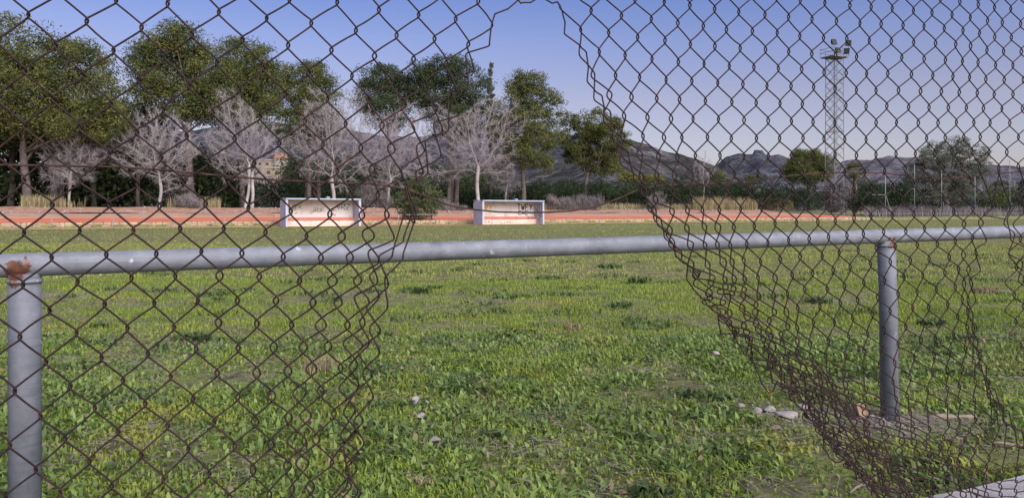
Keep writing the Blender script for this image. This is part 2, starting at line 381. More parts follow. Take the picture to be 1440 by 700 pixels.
# stones lying along the bank: small rubble, one mass
def rubble(name, n, s0, s1, t0, t1, r0, r1, mat):
    V = []; Fc = []; k = 0
    ico = np.array([(0,0,1),(1,0,0),(0,1,0),(-1,0,0),(0,-1,0),(0,0,-1)], float)
    tri = np.array([(0,1,2),(0,2,3),(0,3,4),(0,4,1),(5,2,1),(5,3,2),(5,4,3),(5,1,4)])
    for _ in range(n):
        s = rnd.uniform(s0, s1); t = rnd.uniform(t0, t1); r = rnd.uniform(r0, r1)
        c = np.array(st(s, t, gz(t) + r * 0.35))
        V.append(c + ico * np.array([r*rnd.uniform(.8,1.5), r*rnd.uniform(.8,1.3), r*rnd.uniform(.5,.9)]) + rng.normal(0, r*.12, (6,3)))
        Fc.append(tri + k*6); k += 1
    me = np_mesh(name, np.concatenate(V), np.concatenate(Fc), 3)
    return tag(link(name, me, None, mat), kind='stuff')
rubble("bank_stones", 900, S0, S1, 80.5, 85.5, 0.06, 0.2, M['pebble'])

# ---- low stone retaining wall (stones are a few pixels each: real, joined)
def stone_wall():
    root = empty("stone_wall", st(0, 66.2, 0)); inv = Vector(root.location)
    tag(root, "low tan stone retaining wall along the far edge of the field below the red track", "wall")
    mb = MB(); 
    R = lambda s, t, z: st(s, t, z) - inv
    vs = [R(S0,66.05,-.1),R(S1,66.05,-.1),R(S1,66.4,-.1),R(S0,66.4,-.1),R(S0,66.05,.41),R(S1,66.05,.41),R(S1,66.4,.41),R(S0,66.4,.41)]
    mb.add(vs, [(3,2,1,0),(4,5,6,7),(0,1,5,4),(1,2,6,5),(2,3,7,6),(3,0,4,7)])
    mb.build("core", M['mortar'], root)
    sb = MB()
    for row, (z0, z1) in enumerate(((0.0, .22), (.23, .44))):
        s = S0
        while s < S1:
            L = rnd.uniform(.25, .75); g = .03; dp = rnd.uniform(.0, .06); e = rnd.uniform(-.02, .02)
            a, b = s + g, min(s + L, S1)
            p = [R(a,66.0-dp,z0+.01),R(b,66.0-dp,z0+e*.5+.015),R(b,66.1,z0),R(a,66.1,z0),R(a+rnd.uniform(0,.05),66.0-dp,z1+e),R(b-rnd.uniform(0,.05),66.0-dp,z1-e),R(b,66.3,z1),R(a,66.3,z1)]
            sb.add(p, [(3,2,1,0),(4,5,6,7),(0,1,5,4),(1,2,6,5),(2,3,7,6),(3,0,4,7)]); s += L
    tag(sb.build("stones", M['stone'], root), kind='stuff')
stone_wall()

# ---- dugouts
def dugout(pxl, pyl, pxr, pyr, label, graffiti):
    t = 62.4
    sl, sr = s_of(pxl, t), s_of(pxr, t); Wd = sr - sl; D = 1.75; H = 2.3
    root = empty("dugout", st(sl, t, 0), TH)           # local x along s, y away from the camera
    tag(root, label, "dugout", "team dugouts on the far touchline")
    th = 0.2
    def side(x0, x1):
        mb = MB()       # side wall with a chamfered upper rear corner
        pr = [(0, 0), (D, 0), (D, H*0.93), (D*0.86, H-.02), (0, H-.02)]
        vs = [(x0, y, z) for y, z in pr] + [(x1, y, z) for y, z in pr]
        fs = [tuple(range(5)), tuple(range(9, 4, -1))] + [(i, i+5, (i+1) % 5 + 5, (i+1) % 5) for i in range(5)]
        mb.add(vs, fs); return mb
    side(0, th).build("side_wall", M['sideshade'], root)
    side(Wd-th, Wd).build("side_wall", M['sideshade'], root)
    MB().box(th+.003, Wd-th-.003, D-.22, D-.003, 0, H-.004).build("back_wall", M['white'], root)
    for x in (0.003, Wd-th+.003):
        MB().box(x, x+th-.006, -.06, -.002, 0, H-.03).build("front_pillar", M['sideshade'], root)
    rf = MB(); y0, y1 = -.12, D+.02
    vs = [(.02,y0,H),(Wd-.02,y0,H),(Wd-.02,y1,H+.02),(.02,y1,H+.02),(.02,y0,H+.11),(Wd-.02,y0,H+.11),(Wd-.02,y1,H+.14),(.02,y1,H+.14)]
    rf.add(vs, [(3,2,1,0),(4,5,6,7),(0,1,5,4),(1,2,6,5),(2,3,7,6),(3,0,4,7)]); rf.build("roof", M['roofblue'], root)
    MB().box(Wd*.55, Wd*.59, .3, .6, H+.165, H+.26).build("roof_vent", M['roofblue'], root)
    MB().box(th+.005, Wd-th-.005, D-.62, D-.225, .0, .52).build("bench_base", M['white'], root)
    MB().box(th+.008, Wd-th-.008, D-.68, D-.226, .525, .78).build("bench", M['redpaint'], root)
    yb = D - .235
    def stroke(mb, pts, w=.03, y=None):
        # flat painted strokes standing 4 mm proud of the wall
        yy = (D - .224) if y is None else y
        for a, b in zip(pts, pts[1:]):
            a, b = Vector(a), Vector(b); d = b - a
            if d.length < 1e-5: continue
            n = Vector((-d.y, d.x)).normalized() * w
            q = [(a.x+n.x, yy, a.y+n.y), (b.x+n.x, yy, b.y+n.y), (b.x-n.x, yy, b.y-n.y), (a.x-n.x, yy, a.y-n.y)]
            mb.add(q, [(0, 1, 2, 3)])
    graffiti(root, stroke, Wd, th)
    return root
def letters(stroke, mb, txt, x, z, h, w, lw):
    G = {'T': [[(0,1),(1,1)],[(.5,1),(.5,0)]], 'V': [[(0,1),(.5,0),(1,1)]], 'W': [[(0,1),(.25,0),(.5,.7),(.75,0),(1,1)]],
         'F': [[(0,0),(0,1),(1,1)],[(0,.55),(.8,.5)]], 'S': [[(1,.9),(.4,1),(.1,.7),(.8,.35),(.7,0),(0,.1)]], 'A': [[(0,0),(.5,1),(1,0)],[(.2,.4),(.8,.4)]],
         'O': [[(.2,0),(0,.5),(.3,1),(.8,.9),(1,.4),(.7,0),(.2,0)]], 'N': [[(0,0),(0,1),(1,0),(1,1)]], 'E': [[(1,1),(0,1),(0,0),(1,0)],[(0,.5),(.8,.5)]],
         'R': [[(0,0),(0,1),(.8,.9),(.8,.6),(0,.5),(1,0)]], 'X': [[(0,0),(1,1)],[(0,1),(1,0)]], 'I': [[(.5,0),(.5,1)]], 'L': [[(0,1),(0,0),(1,0)]],
         'U': [[(0,1),(.05,.2),(.5,0),(.95,.2),(1,1)]], 'Y': [[(0,1),(.5,.5),(1,1)],[(.5,.5),(.5,0)]]}
    for c in txt:
        g1 = MB()
        for st_ in G.get(c, []):
            stroke(g1, [(x + px*w, z + pz*h) for px, pz in st_], lw)
        mb.append(g1)
        x += w * 1.35
def put(root, parts, mat, move=None):
    for m_ in parts:
        if move: m_.v = [move(v) for v in m_.v]
        if m_.f: m_.build("graffiti_mark", mat, root)
def graf_right(root, stroke, Wd, th):
    o = []; letters(stroke, o, "FXR", th+.1, 1.35, .62, .34, .05)
    letters(stroke, o, "Y", th+1.45, 1.5, .45, .42, .06)
    o.append(MB().box(th+1.42, th+1.78, 1.75-.2265, 1.75-.222, 1.18, 1.42)); put(root, o, M['spray_orange'])
    b = []; letters(stroke, b, "TWFY", Wd-2.25, 1.45, .58, .36, .05); letters(stroke, b, "EXE", Wd-2.1, .98, .38, .3, .042); put(root, b, M['spray_black'])
    l = []; letters(stroke, l, "VAS", th+.75, .12, .3, .25, .018); letters(stroke, l, "LUN", th+2.6, .1, .22, .3, .018)
    put(root, l, M['spray_black'], lambda v: (v[0], 1.75-.624, v[2]))
    c = []; letters(stroke, c, "SAV", Wd-1.35, .55, .2, .3, .022); put(root, c, M['spray_black'], lambda v: (v[0], 1.75-.684, v[2]))
    x = Wd - th - .004           # tag sprayed on the inner face of the right side wall
    for pts in ([(.2,.9),(.2,2.0),(.5,2.05),(.6,1.3),(.3,1.1)], [(.35,.2),(.7,.5),(.3,.8),(.75,1.0)], [(.8,1.9),(.85,1.2),(1.1,1.6)]):
        d = MB()
        for a, e in zip(pts, pts[1:]):
            a, e = Vector(a), Vector(e); n = Vector((-(e-a).y, (e-a).x)).normalized()*.04
            d.add([(x,a.x+n.x,a.y+n.y),(x,e.x+n.x,e.y+n.y),(x,e.x-n.x,e.y-n.y),(x,a.x-n.x,a.y-n.y)], [(0,1,2,3)])
        put(root, [d], M['spray_black'])
def graf_left(root, stroke, Wd, th):
    b = []; letters(stroke, b, "SOX", th+.3, 1.5, .4, .35, .022); letters(stroke, b, "VR", Wd-1.7, 1.5, .42, .34, .022)
    q = MB(); stroke(q, [(Wd-1.0,1.95),(Wd-.5,1.95),(Wd-.75,1.5),(Wd-1.0,1.95)], .022); b.append(q); letters(stroke, b, "ANE", th+2.6, 1.3, .35, .28, .018)
    put(root, b, M['spray_black'])
    for _ in range(18):
        o = MB(); x = rnd.uniform(th+.2, Wd-th-.8); z = rnd.uniform(1.0, 1.9)
        pts = [(x, z)]
        for _k in range(rnd.randint(2, 5)): pts.append((pts[-1][0] + rnd.uniform(.05, .25), pts[-1][1] + rnd.uniform(-.15, .15)))
        stroke(o, pts, rnd.uniform(.015, .03), 1.75-.2245-.0008*_); put(root, [o], M['spray_brown'])
dugout(401.5, 319, 507.5, 317, "white concrete dugout with worn scribbled back wall, left of the green bush", graf_left)
dugout(678, 316.5, 765, 314.5, "white concrete dugout with orange and black spray graffiti inside", graf_right)

# ---- far perimeter railing, broken where the dugouts stand
sLa, sLb = s_of(401, 62.4), s_of(508, 62.4); sRa, sRb = s_of(678, 62.4), s_of(765, 62.4)
def far_rail(s0, s1, label, t=64.4):
    root = empty("perimeter_railing", st(s0, t, 0)); o = Vector(root.location)
    tag(root, label, "railing", "far touchline railings")
    MB().tube([st(s0, t, 1.0)-o, st(s1, t, 1.0)-o], .034, 6).build("top_rail", M['galvfar'], root, True)
    n = max(1, int(round((s1-s0)/4.1)))
    me = None
    for k in range(n+1):
        p = st(s0 + (s1-s0)*k/n, t, 0) - o
        if me is None: ob = MB().tube([(0,0,-.1),(0,0,.96)], .034, 6).build("post", M['galvfar'], root, True); me = ob.data
        else: ob = link("post", me, root)
        ob.location = p
far_rail(-12, sLa - .4, "thin grey railing on the far touchline left of the worn dugout")
far_rail(sLb + .5, sRa - .1, "thin grey railing on the far touchline between the two dugouts")
far_rail(sRb + .5, 172, "long thin grey railing on the far touchline right of the graffitied dugout")

# ---- hills: height fields with real depth
def hill(name, prof, Zr, Z0, Zb, mat, seed, amp, label=None):
    us = np.linspace(prof[0][0], prof[-1][0], 170); py = np.interp(us, [p[0] for p in prof], [p[1] for p in prof])
    ker = np.exp(-np.linspace(-2, 2, 21)**2); ker /= ker.sum(); ps = np.convolve(np.pad(py, 10, mode='edge'), ker, 'valid')
    u = (us - CX) / F; rz0 = (HZ - py) / F * Zr + EYE; rs = (HZ - ps) / F * Zr + EYE
    r = np.concatenate([np.linspace(0, 1, 34), np.linspace(1, 1.6, 12)[1:]])
    V = []
    for q in r:
        if q <= 1: Z = Z0 + (Zr - Z0) * q; k = q ** 0.85
        else: Z = Zr + (Zb - Zr) * (q-1)/.6; k = 1 - ((q-1)/.6) ** 1.5
        rz = rs + (rz0 - rs) * math.exp(-((q-1)/.09)**2)
        X = u * Zr * (0.35 + 0.65 * (Z / Zr)) if False else u * Z
        nz = (fbm(X, np.full_like(X, Z), 90, seed, 5) - 0.5) * amp * (np.sin(math.pi * min(q, 1)) + 0.08)
        zz = 1.0 + (rz - 1.0) * k + nz + (fbm(X, np.full_like(X, Z), 16, seed+3, 3) - 0.5) * amp * 0.16
        V.append(np.stack([X, np.full_like(X, Z), np.maximum(zz, 0.5)], 1))
    V = np.concatenate(V); nu = len(us)
    i = np.arange((len(r)-1)*nu).reshape(-1, nu)[:, :-1].ravel()
    me = np_mesh(name, V, np.stack([i, i+1, i+1+nu, i+nu], 1), 4, True)
    return tag(link(name, me, None, mat), kind='structure')
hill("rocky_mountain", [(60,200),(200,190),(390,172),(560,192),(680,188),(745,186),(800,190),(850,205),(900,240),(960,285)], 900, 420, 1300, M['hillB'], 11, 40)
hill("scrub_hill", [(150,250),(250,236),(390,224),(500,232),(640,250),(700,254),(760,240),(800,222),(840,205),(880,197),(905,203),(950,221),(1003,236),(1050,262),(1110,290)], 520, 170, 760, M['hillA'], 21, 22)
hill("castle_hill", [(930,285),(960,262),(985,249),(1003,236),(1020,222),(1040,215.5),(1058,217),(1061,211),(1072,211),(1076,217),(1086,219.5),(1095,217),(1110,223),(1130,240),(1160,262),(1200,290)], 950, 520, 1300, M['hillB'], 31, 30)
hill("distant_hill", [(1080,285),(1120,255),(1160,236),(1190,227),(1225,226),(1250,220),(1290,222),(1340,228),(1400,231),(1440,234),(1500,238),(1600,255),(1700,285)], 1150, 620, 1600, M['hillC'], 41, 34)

# ---- houses on the slope seen between the trunks
def house(px0, px1, pyt, pyb, Z, mat, label, tiled=False):
    a = P(px0, pyb, Z); b = P(px1, pyb, Z); h = (pyb - pyt) / F * Z; W = b.x - a.x; D = W * .6
    root = empty("hillside_house", a); tag(root, label, "house", "houses on the hillside")
    MB().box(0, W, 0, D, -4, h).build("wall", mat, root)
    if tiled:
        m = MB(); m.add([(-.4,-.4,h),(W+.4,-.4,h),(W+.4,D+.4,h),(-.4,D+.4,h),(0,D/2,h+2.2),(W,D/2,h+2.2)], [(0,1,5,4),(2,3,4,5),(1,2,5),(3,0,4),(3,2,1,0)])
        m.build("roof", M['tileroof'], root)
    else: MB().box(-.3, W+.3, -.3, D+.3, h+.01, h+.4).build("roof", M['cream'], root)
    n = max(2, int(W / 4))
    for k in range(n):
        x = W * (k + .5) / n
        MB().box(x-.6, x+.6, -.06, .02, h*.35, h*.7).build("window", M['winglass'], root)
house(360, 381, 225.5, 236, 300, M['ochre'], "ochre flat roofed house on the hillside, directly above the stepped house")
house(386, 402, 222.5, 228, 310, M['cream'], "small house with red tiled roof on the hillside", True)
house(372, 395, 236.5, 249, 285, M['ochre'], "stepped tan house with wide terrace on the hillside behind bare trees")
house(362, 378, 248, 258, 275, M['cream'], "pale low house at the foot of the hillside slope")

# ---- floodlight tower
def tower():
    t = 74.0; px = 1173.5; Z = at_t(px, t); base = P(px, HZ, Z); zb = gz(t)
    root = empty("floodlight_tower", (base.x, base.y, zb), math.radians(24))
    tag(root, "tall lattice floodlight tower with four lamps above the right hand trees", "floodlight tower")
    H = EYE - (82 - HZ) / F * Z - zb; w0, w1 = 1.0, .92
    def wd(z): return w0 + (w1 - w0) * z / H
    n = 17; lv = [H * i / n for i in range(n+1)]
    for sx, sy in ((-1,-1),(1,-1),(1,1),(-1,1)):
        MB().tube([(sx*w0, sy*w0, 0), (sx*w1, sy*w1, H)], .075, 4).build("leg", M['steel'], root)
    cs = [(-1,-1),(1,-1),(1,1),(-1,1)]
    for f in range(4):
        a, b = cs[f], cs[(f+1) % 4]; mb = MB()
        for i in range(n):
            p, q = wd(lv[i]), wd(lv[i+1])
            mb.bar((a[0]*p, a[1]*p, lv[i]), (b[0]*q, b[1]*q, lv[i+1]), .042); mb.bar((b[0]*p, b[1]*p, lv[i]), (a[0]*q, a[1]*q, lv[i+1]), .042)
            if i % 9 == 8: mb.bar((a[0]*q, a[1]*q, lv[i+1]), (b[0]*q, b[1]*q, lv[i+1]), .05)
        mb.build("bracing", M['steel'], root)
    lad = MB()
    for x in (-.22, .22): lad.bar((x, -.25, 0), (x, -.25, H), .04)
    for i in range(int(H / .5)): lad.bar((-.22, -.25, .5*i), (.22, -.25, .5*i), .025)
    lad.build("ladder", M['steel'], root)
    pl = MB(); pl.box(-1.75, 1.75, -1.3, 1.3, H+.02, H+.16); pl.build("platform", M['steel'], root)
    gr = MB()
    for z in (.65, 1.25):
        q = [(-1.75,-1.3,H+.16+z),(1.75,-1.3,H+.16+z),(1.75,1.3,H+.16+z),(-1.75,1.3,H+.16+z)]
        for i in range(4): gr.bar(q[i], q[(i+1) % 4], .04)
    for x in (-1.75, -.6, .6, 1.75):
        for y in (-1.3, 1.3): gr.bar((x, y, H+.16), (x, y, H+1.41), .04)
    gr.build("guard_rail", M['steel'], root)
    R = root.rotation_euler.to_matrix().inverted()
    for dx, z, tl, rz in ((-.55, 2.35, -.2, .3), (1.75, 2.15, -.25, -.5), (.1, 1.0, -.15, .25), (1.5, .85, -.3, -.7)):
        from mathutils import Matrix
        loc = R @ Vector((dx, -1.1, 0)); loc.z = H + z
        Mx = Matrix.Translation(loc) @ R.to_4x4() @ Matrix.Rotation(rz, 4, 'Z') @ Matrix.Rotation(-.35, 4, 'X')
        b = MB(); w_, h_ = .46, .5
        vs = [Mx @ Vector(p) for p in ((-w_,-.12,-h_),(w_,-.12,-h_),(w_,-.12,h_),(-w_,-.12,h_),(-w_*.6,.4,-h_*.5),(w_*.6,.4,-h_*.5),(w_*.6,.4,h_*.6),(-w_*.6,.4,h_*.6))]
        b.add(vs, [(0,1,2,3),(7,6,5,4),(0,4,5,1),(1,5,6,2),(2,6,7,3),(3,7,4,0)])
        fl = b.build("floodlight", M['darksteel'], root)
        g = MB(); g.add([Mx @ Vector(p) for p in ((-w_*.85,-.126,-h_*.85),(w_*.85,-.126,-h_*.85),(w_*.85,-.126,h_*.85),(-w_*.85,-.126,h_*.85))], [(0,1,2,3)])
        g.build("lens", M['lens'], fl)
        MB().bar((loc.x, loc.y, H+.16), (loc.x, loc.y, loc.z-.3), .05).build("lamp_bracket", M['steel'], root)
tower()

# ---- thin poles of the high ball net on the right
for px, pyt, lab in ((1245, 247, "thin grey net pole with a diagonal brace right of the palm"), (1286, 232, "thin pale net pole just left of the big olive tree"),
                (1324, 240, "thin pale net pole in front of the middle of the big olive tree"), (1371, 248, "thin pale net pole in front of the right side of the big olive tree"),
                (1420, 225, "tallest thin net pole right of the big olive tree with a short crossarm")):
    t = 68.5; Z = at_t(px, t); b = P(px, HZ, Z); z0 = gz(t); h = EYE - (pyt - HZ)/F*Z - z0
    r = empty("net_pole", (b.x, b.y, z0), TH); tag(r, lab, "pole", "poles of the ball net")
    MB().tube([(0,0,-.1),(0,0,h)], .06, 6).build("post", M['galvfar'], r, True)
    if px == 1245:
        MB().tube([(.0,0,h*.55),(1.9,0,0)], .06, 5).build("brace", M['galvfar'], r); MB().tube([(-3.6,0,h*.53),(-.09,0,h*.53)], .035, 5).build("crossbar", M['galvfar'], r)
    if px == 1420: MB().tube([(-.9,0,h-.1),(-.09,0,h-.06)], .05, 5).build("crossarm", M['galvfar'], r)
    if px == 1324: MB().tube([(.08,0,h*.45),(1.3,0,0)], .05, 5).build("brace", M['galvfar'], r)

# ------------------------------------------------------------------ vegetation
def leaf_quads(C, L, W, up=0.3, seed=0, droop=0.0):
    """diamond leaves at centres C (n,3), length L, width W -> verts, quads"""
    g = np.random.default_rng(seed); n = len(C)
    d = g.normal(size=(n, 3)); d[:, 2] += up; d[:, 2] -= droop; d /= np.linalg.norm(d, axis=1, keepdims=True)
    a = g.normal(size=(n, 3)); a -= d * (a*d).sum(1, keepdims=True); a /= np.linalg.norm(a, axis=1, keepdims=True)
    l = L * g.uniform(.6, 1.3, (n, 1)); ww = W * g.uniform(.7, 1.3, (n, 1))
    V = np.stack([C - d*l/2, C + a*ww/2, C + d*l/2, C - a*ww/2], 1).reshape(-1, 3)
    return V, np.arange(4*n)
def crown_points(ells, n, g, clump=0.55, per=45, shell=0.55, flat=.6):
    """ells: (cx,cy,cz,rx,ry,rz) -> leaf centres gathered in clumps, mostly near the outside"""
    vol = np.array([(e[3]*e[4]*e[5]) ** (2/3) for e in ells]); vol /= vol.sum()
    out = []
    for e, f in zip(ells, vol):
        k = max(6, int(n * f / per))
        d = g.normal(size=(k, 3)); d /= np.linalg.norm(d, axis=1, keepdims=True)
        r = np.where(g.random(k) < shell, g.uniform(.78, 1.06, k), g.uniform(.3, .85, k))
        c = np.array(e[:3]) + d * r[:, None] * np.array(e[3:])
        cr = clump * g.uniform(.6, 1.5, (k, 1, 1))
        b = g.normal(size=(k, per, 3)); b /= np.linalg.norm(b, axis=2, keepdims=True); b *= g.random((k, per, 1))**.5 * 1.7
        out.append((c[:, None, :] + b * cr * np.array([1, 1, flat])).reshape(-1, 3))
    return np.concatenate(out)
def px_ells(list_px, Z, g, depth=1.0):
    out = []
    for (x, y, rx, ry) in list_px:
        c = P(x, y, Z); k = Z / F
        out.append((c.x, c.y + g.uniform(-.5, .5) * rx * k * depth, c.z, rx*k, max(rx, ry)*k*.85*depth, ry*k))
    return out
def green_tree(name, label, cat, group, px, t, trunk_px, top_py, ells_px, n, mat, leafL=.5, leafW=.1, clump=.55, lean=0, barkmat=None, limbs=7, seed=0, up=.3, droop=0., per=45):
    g = np.random.default_rng(seed); Z = at_t(px, t); b = P(px, HZ, Z); zb = gz(t) if t < 3000 else 0
    root = empty(name, (b.x, b.y, zb)); tag(root, label, cat, group); o = np.array(root.location)
    es = px_ells(ells_px, Z, g)
    top = P(px + lean, top_py, Z); r = trunk_px / 2 / F * Z
    H = top.z - zb; pts = []; rad = []
    for i in range(9):
        q = i / 8; wob = math.sin(q*5 + seed) * r * .5 * (q > 0)
        pts.append((b.x + (top.x-b.x)*q**1.3 + wob - o[0], b.y + math.cos(q*4+seed)*r*.4 - o[1], -.15 + (H+.15)*q)); rad.append(r * (1.25 - .65*q if i else 1.55))
    tb = MB(); tb.tube(pts, rad, 9)
    for k in range(limbs):
        e = es[k % len(es)]; q = .62 + .38 * ((k*7) % 10) / 10
        a = Vector(pts[int(q*8)]); c = Vector(e[:3]) - Vector(o) + Vector(g.normal(size=3) * np.array(e[3:]) * .45)
        mid = a.lerp(c, .5) + Vector((0, 0, -.08*(c-a).length)) + Vector(g.normal(size=3)*.25)
        tb.tube([a, a.lerp(mid, .5), mid, c], [r*.42, r*.34, r*.25, r*.08], 6)
        for _ in range(3):
            c2 = c + Vector(g.normal(size=3) * np.array(e[3:]) * .4); tb.tube([mid.lerp(c, .4), c2], [r*.14, r*.04], 4)
    tb.build("trunk", barkmat or M['bark'], root, True)
    C = crown_points(es, int(n*4.0), g, clump*1.12, int(per*2.2), .66, .62) - o
    V, fi = leaf_quads(C, leafL*.80, leafW*1.05, up, seed+1, droop)
    link("crown", np_mesh("crown", V, fi, 4), root, mat)
    return root
TG = "pine trees behind the field"
def pine(*a, **k): return green_tree("pine_tree", a[0], "pine tree", TG, *a[1:], **k)
pine("largest pine at the far left with spreading crown above a bare tan trunk", 36, 88, 10.5, 168,
     [(20,75,52,48),(75,95,62,45),(30,130,68,40),(118,128,42,48),(95,170,52,32),(5,175,45,22),(140,165,24,30),(-30,100,40,60),(110,75,22,14)], 14000, M['pine'], clump=.75, seed=1, limbs=11)
pine("broad pine with dark trunk behind the round bare tree, taller than its neighbours", 268, 92, 9, 120,
     [(255,62,38,24),(235,95,42,38),(285,100,42,40),(215,130,26,22),(262,150,42,26),(300,135,30,30),(210,80,18,18)], 11000, M['pine'], clump=.75, seed=2, limbs=9)
pine("rounded pine between the two tallest left crowns and a forked pale bare tree", 342, 97, 7, 140,
     [(350,90,38,32),(335,125,36,34),(370,120,26,36),(320,160,30,26),(362,160,30,30)], 8500, M['pine'], clump=.7, seed=3)
pine("dark pine rising behind the bare tree over the worn dugout", 433, 98, 6, 150,
     [(430,112,32,28),(415,145,30,30),(450,140,28,32),(425,180,32,32),(455,180,24,24),(400,110,16,18)], 8000, M['pine'], clump=.65, seed=4)
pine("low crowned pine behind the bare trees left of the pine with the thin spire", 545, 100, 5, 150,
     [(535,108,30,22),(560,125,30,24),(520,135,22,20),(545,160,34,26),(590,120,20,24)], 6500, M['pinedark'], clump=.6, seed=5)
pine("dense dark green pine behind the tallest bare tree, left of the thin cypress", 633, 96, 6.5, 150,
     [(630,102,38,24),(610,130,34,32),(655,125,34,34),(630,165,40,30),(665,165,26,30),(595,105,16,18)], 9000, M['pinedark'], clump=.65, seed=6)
pine("open crowned pine with a straight slender trunk right of the tall bare tree", 735, 88, 6.2, 190,
     [(745,120,24,22),(725,135,18,34),(765,150,26,32),(740,175,36,26),(715,185,26,22),(770,190,28,20),(735,212,36,20),(755,228,22,16),(745,110,18,12),(695,165,14,26)], 8500, M['pine'], clump=.55, seed=7)
pine("rounded smaller pine with a leaning trunk right of the open crowned pine, before the hill", 820, 90, 6, 225, 
     [(835,175,36,20),(815,195,26,22),(855,195,30,22),(830,215,38,18),(850,232,26,16),(800,170,14,12),(868,175,14,12)], 7500, M['pine'], clump=.5, lean=12, seed=8)
pine("round pine crown left of the floodlight tower", 1140, 105, 8, 240,
     [(1140,228,26,19),(1120,238,20,14),(1158,236,18,16),(1138,245,32,12),(1128,222,16,12),(1150,222,14,12)], 11000, M['pine'], clump=.6, seed=9)
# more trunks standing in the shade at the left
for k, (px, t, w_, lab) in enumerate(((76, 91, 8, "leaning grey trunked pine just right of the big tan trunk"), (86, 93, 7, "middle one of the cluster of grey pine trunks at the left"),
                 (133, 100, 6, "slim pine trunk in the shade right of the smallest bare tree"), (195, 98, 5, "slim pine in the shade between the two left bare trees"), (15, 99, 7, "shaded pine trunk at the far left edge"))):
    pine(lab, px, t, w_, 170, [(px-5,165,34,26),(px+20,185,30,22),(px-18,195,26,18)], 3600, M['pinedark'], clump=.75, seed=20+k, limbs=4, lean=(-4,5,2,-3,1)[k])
for k, (px, t, w_, lab) in enumerate(((449, 92, 5, "thin grey trunk behind the left end of the worn dugout roof"), (436, 90, 6, "thicker grey trunk rising over the middle of the worn dugout"),
                 (643, 91, 6, "brown pine trunk just left of the tallest bare tree"), (631, 90, 5, "thin pale trunk left of the brown pine trunk"), (712, 96, 4, "slim brown trunk behind the graffitied dugout, left of the straight pine"))):
    pine(lab, px, t, w_, 190, [(px,180,16,16),(px+10,165,14,14)], 900, M['pinedark'], clump=.5, seed=40+k, limbs=2)

# ---- cypress spire
green_tree("cypress_tree", "thin brownish cypress spire between two pine crowns", "cypress", None, 690, 99, 4, 110,
     [(690,98,1.6,16),(690,122,3.4,20),(689,150,6,28),(690,185,8,28)], 1700, M['olive'], .4, .1, .2, seed=60, limbs=1, up=2.5)

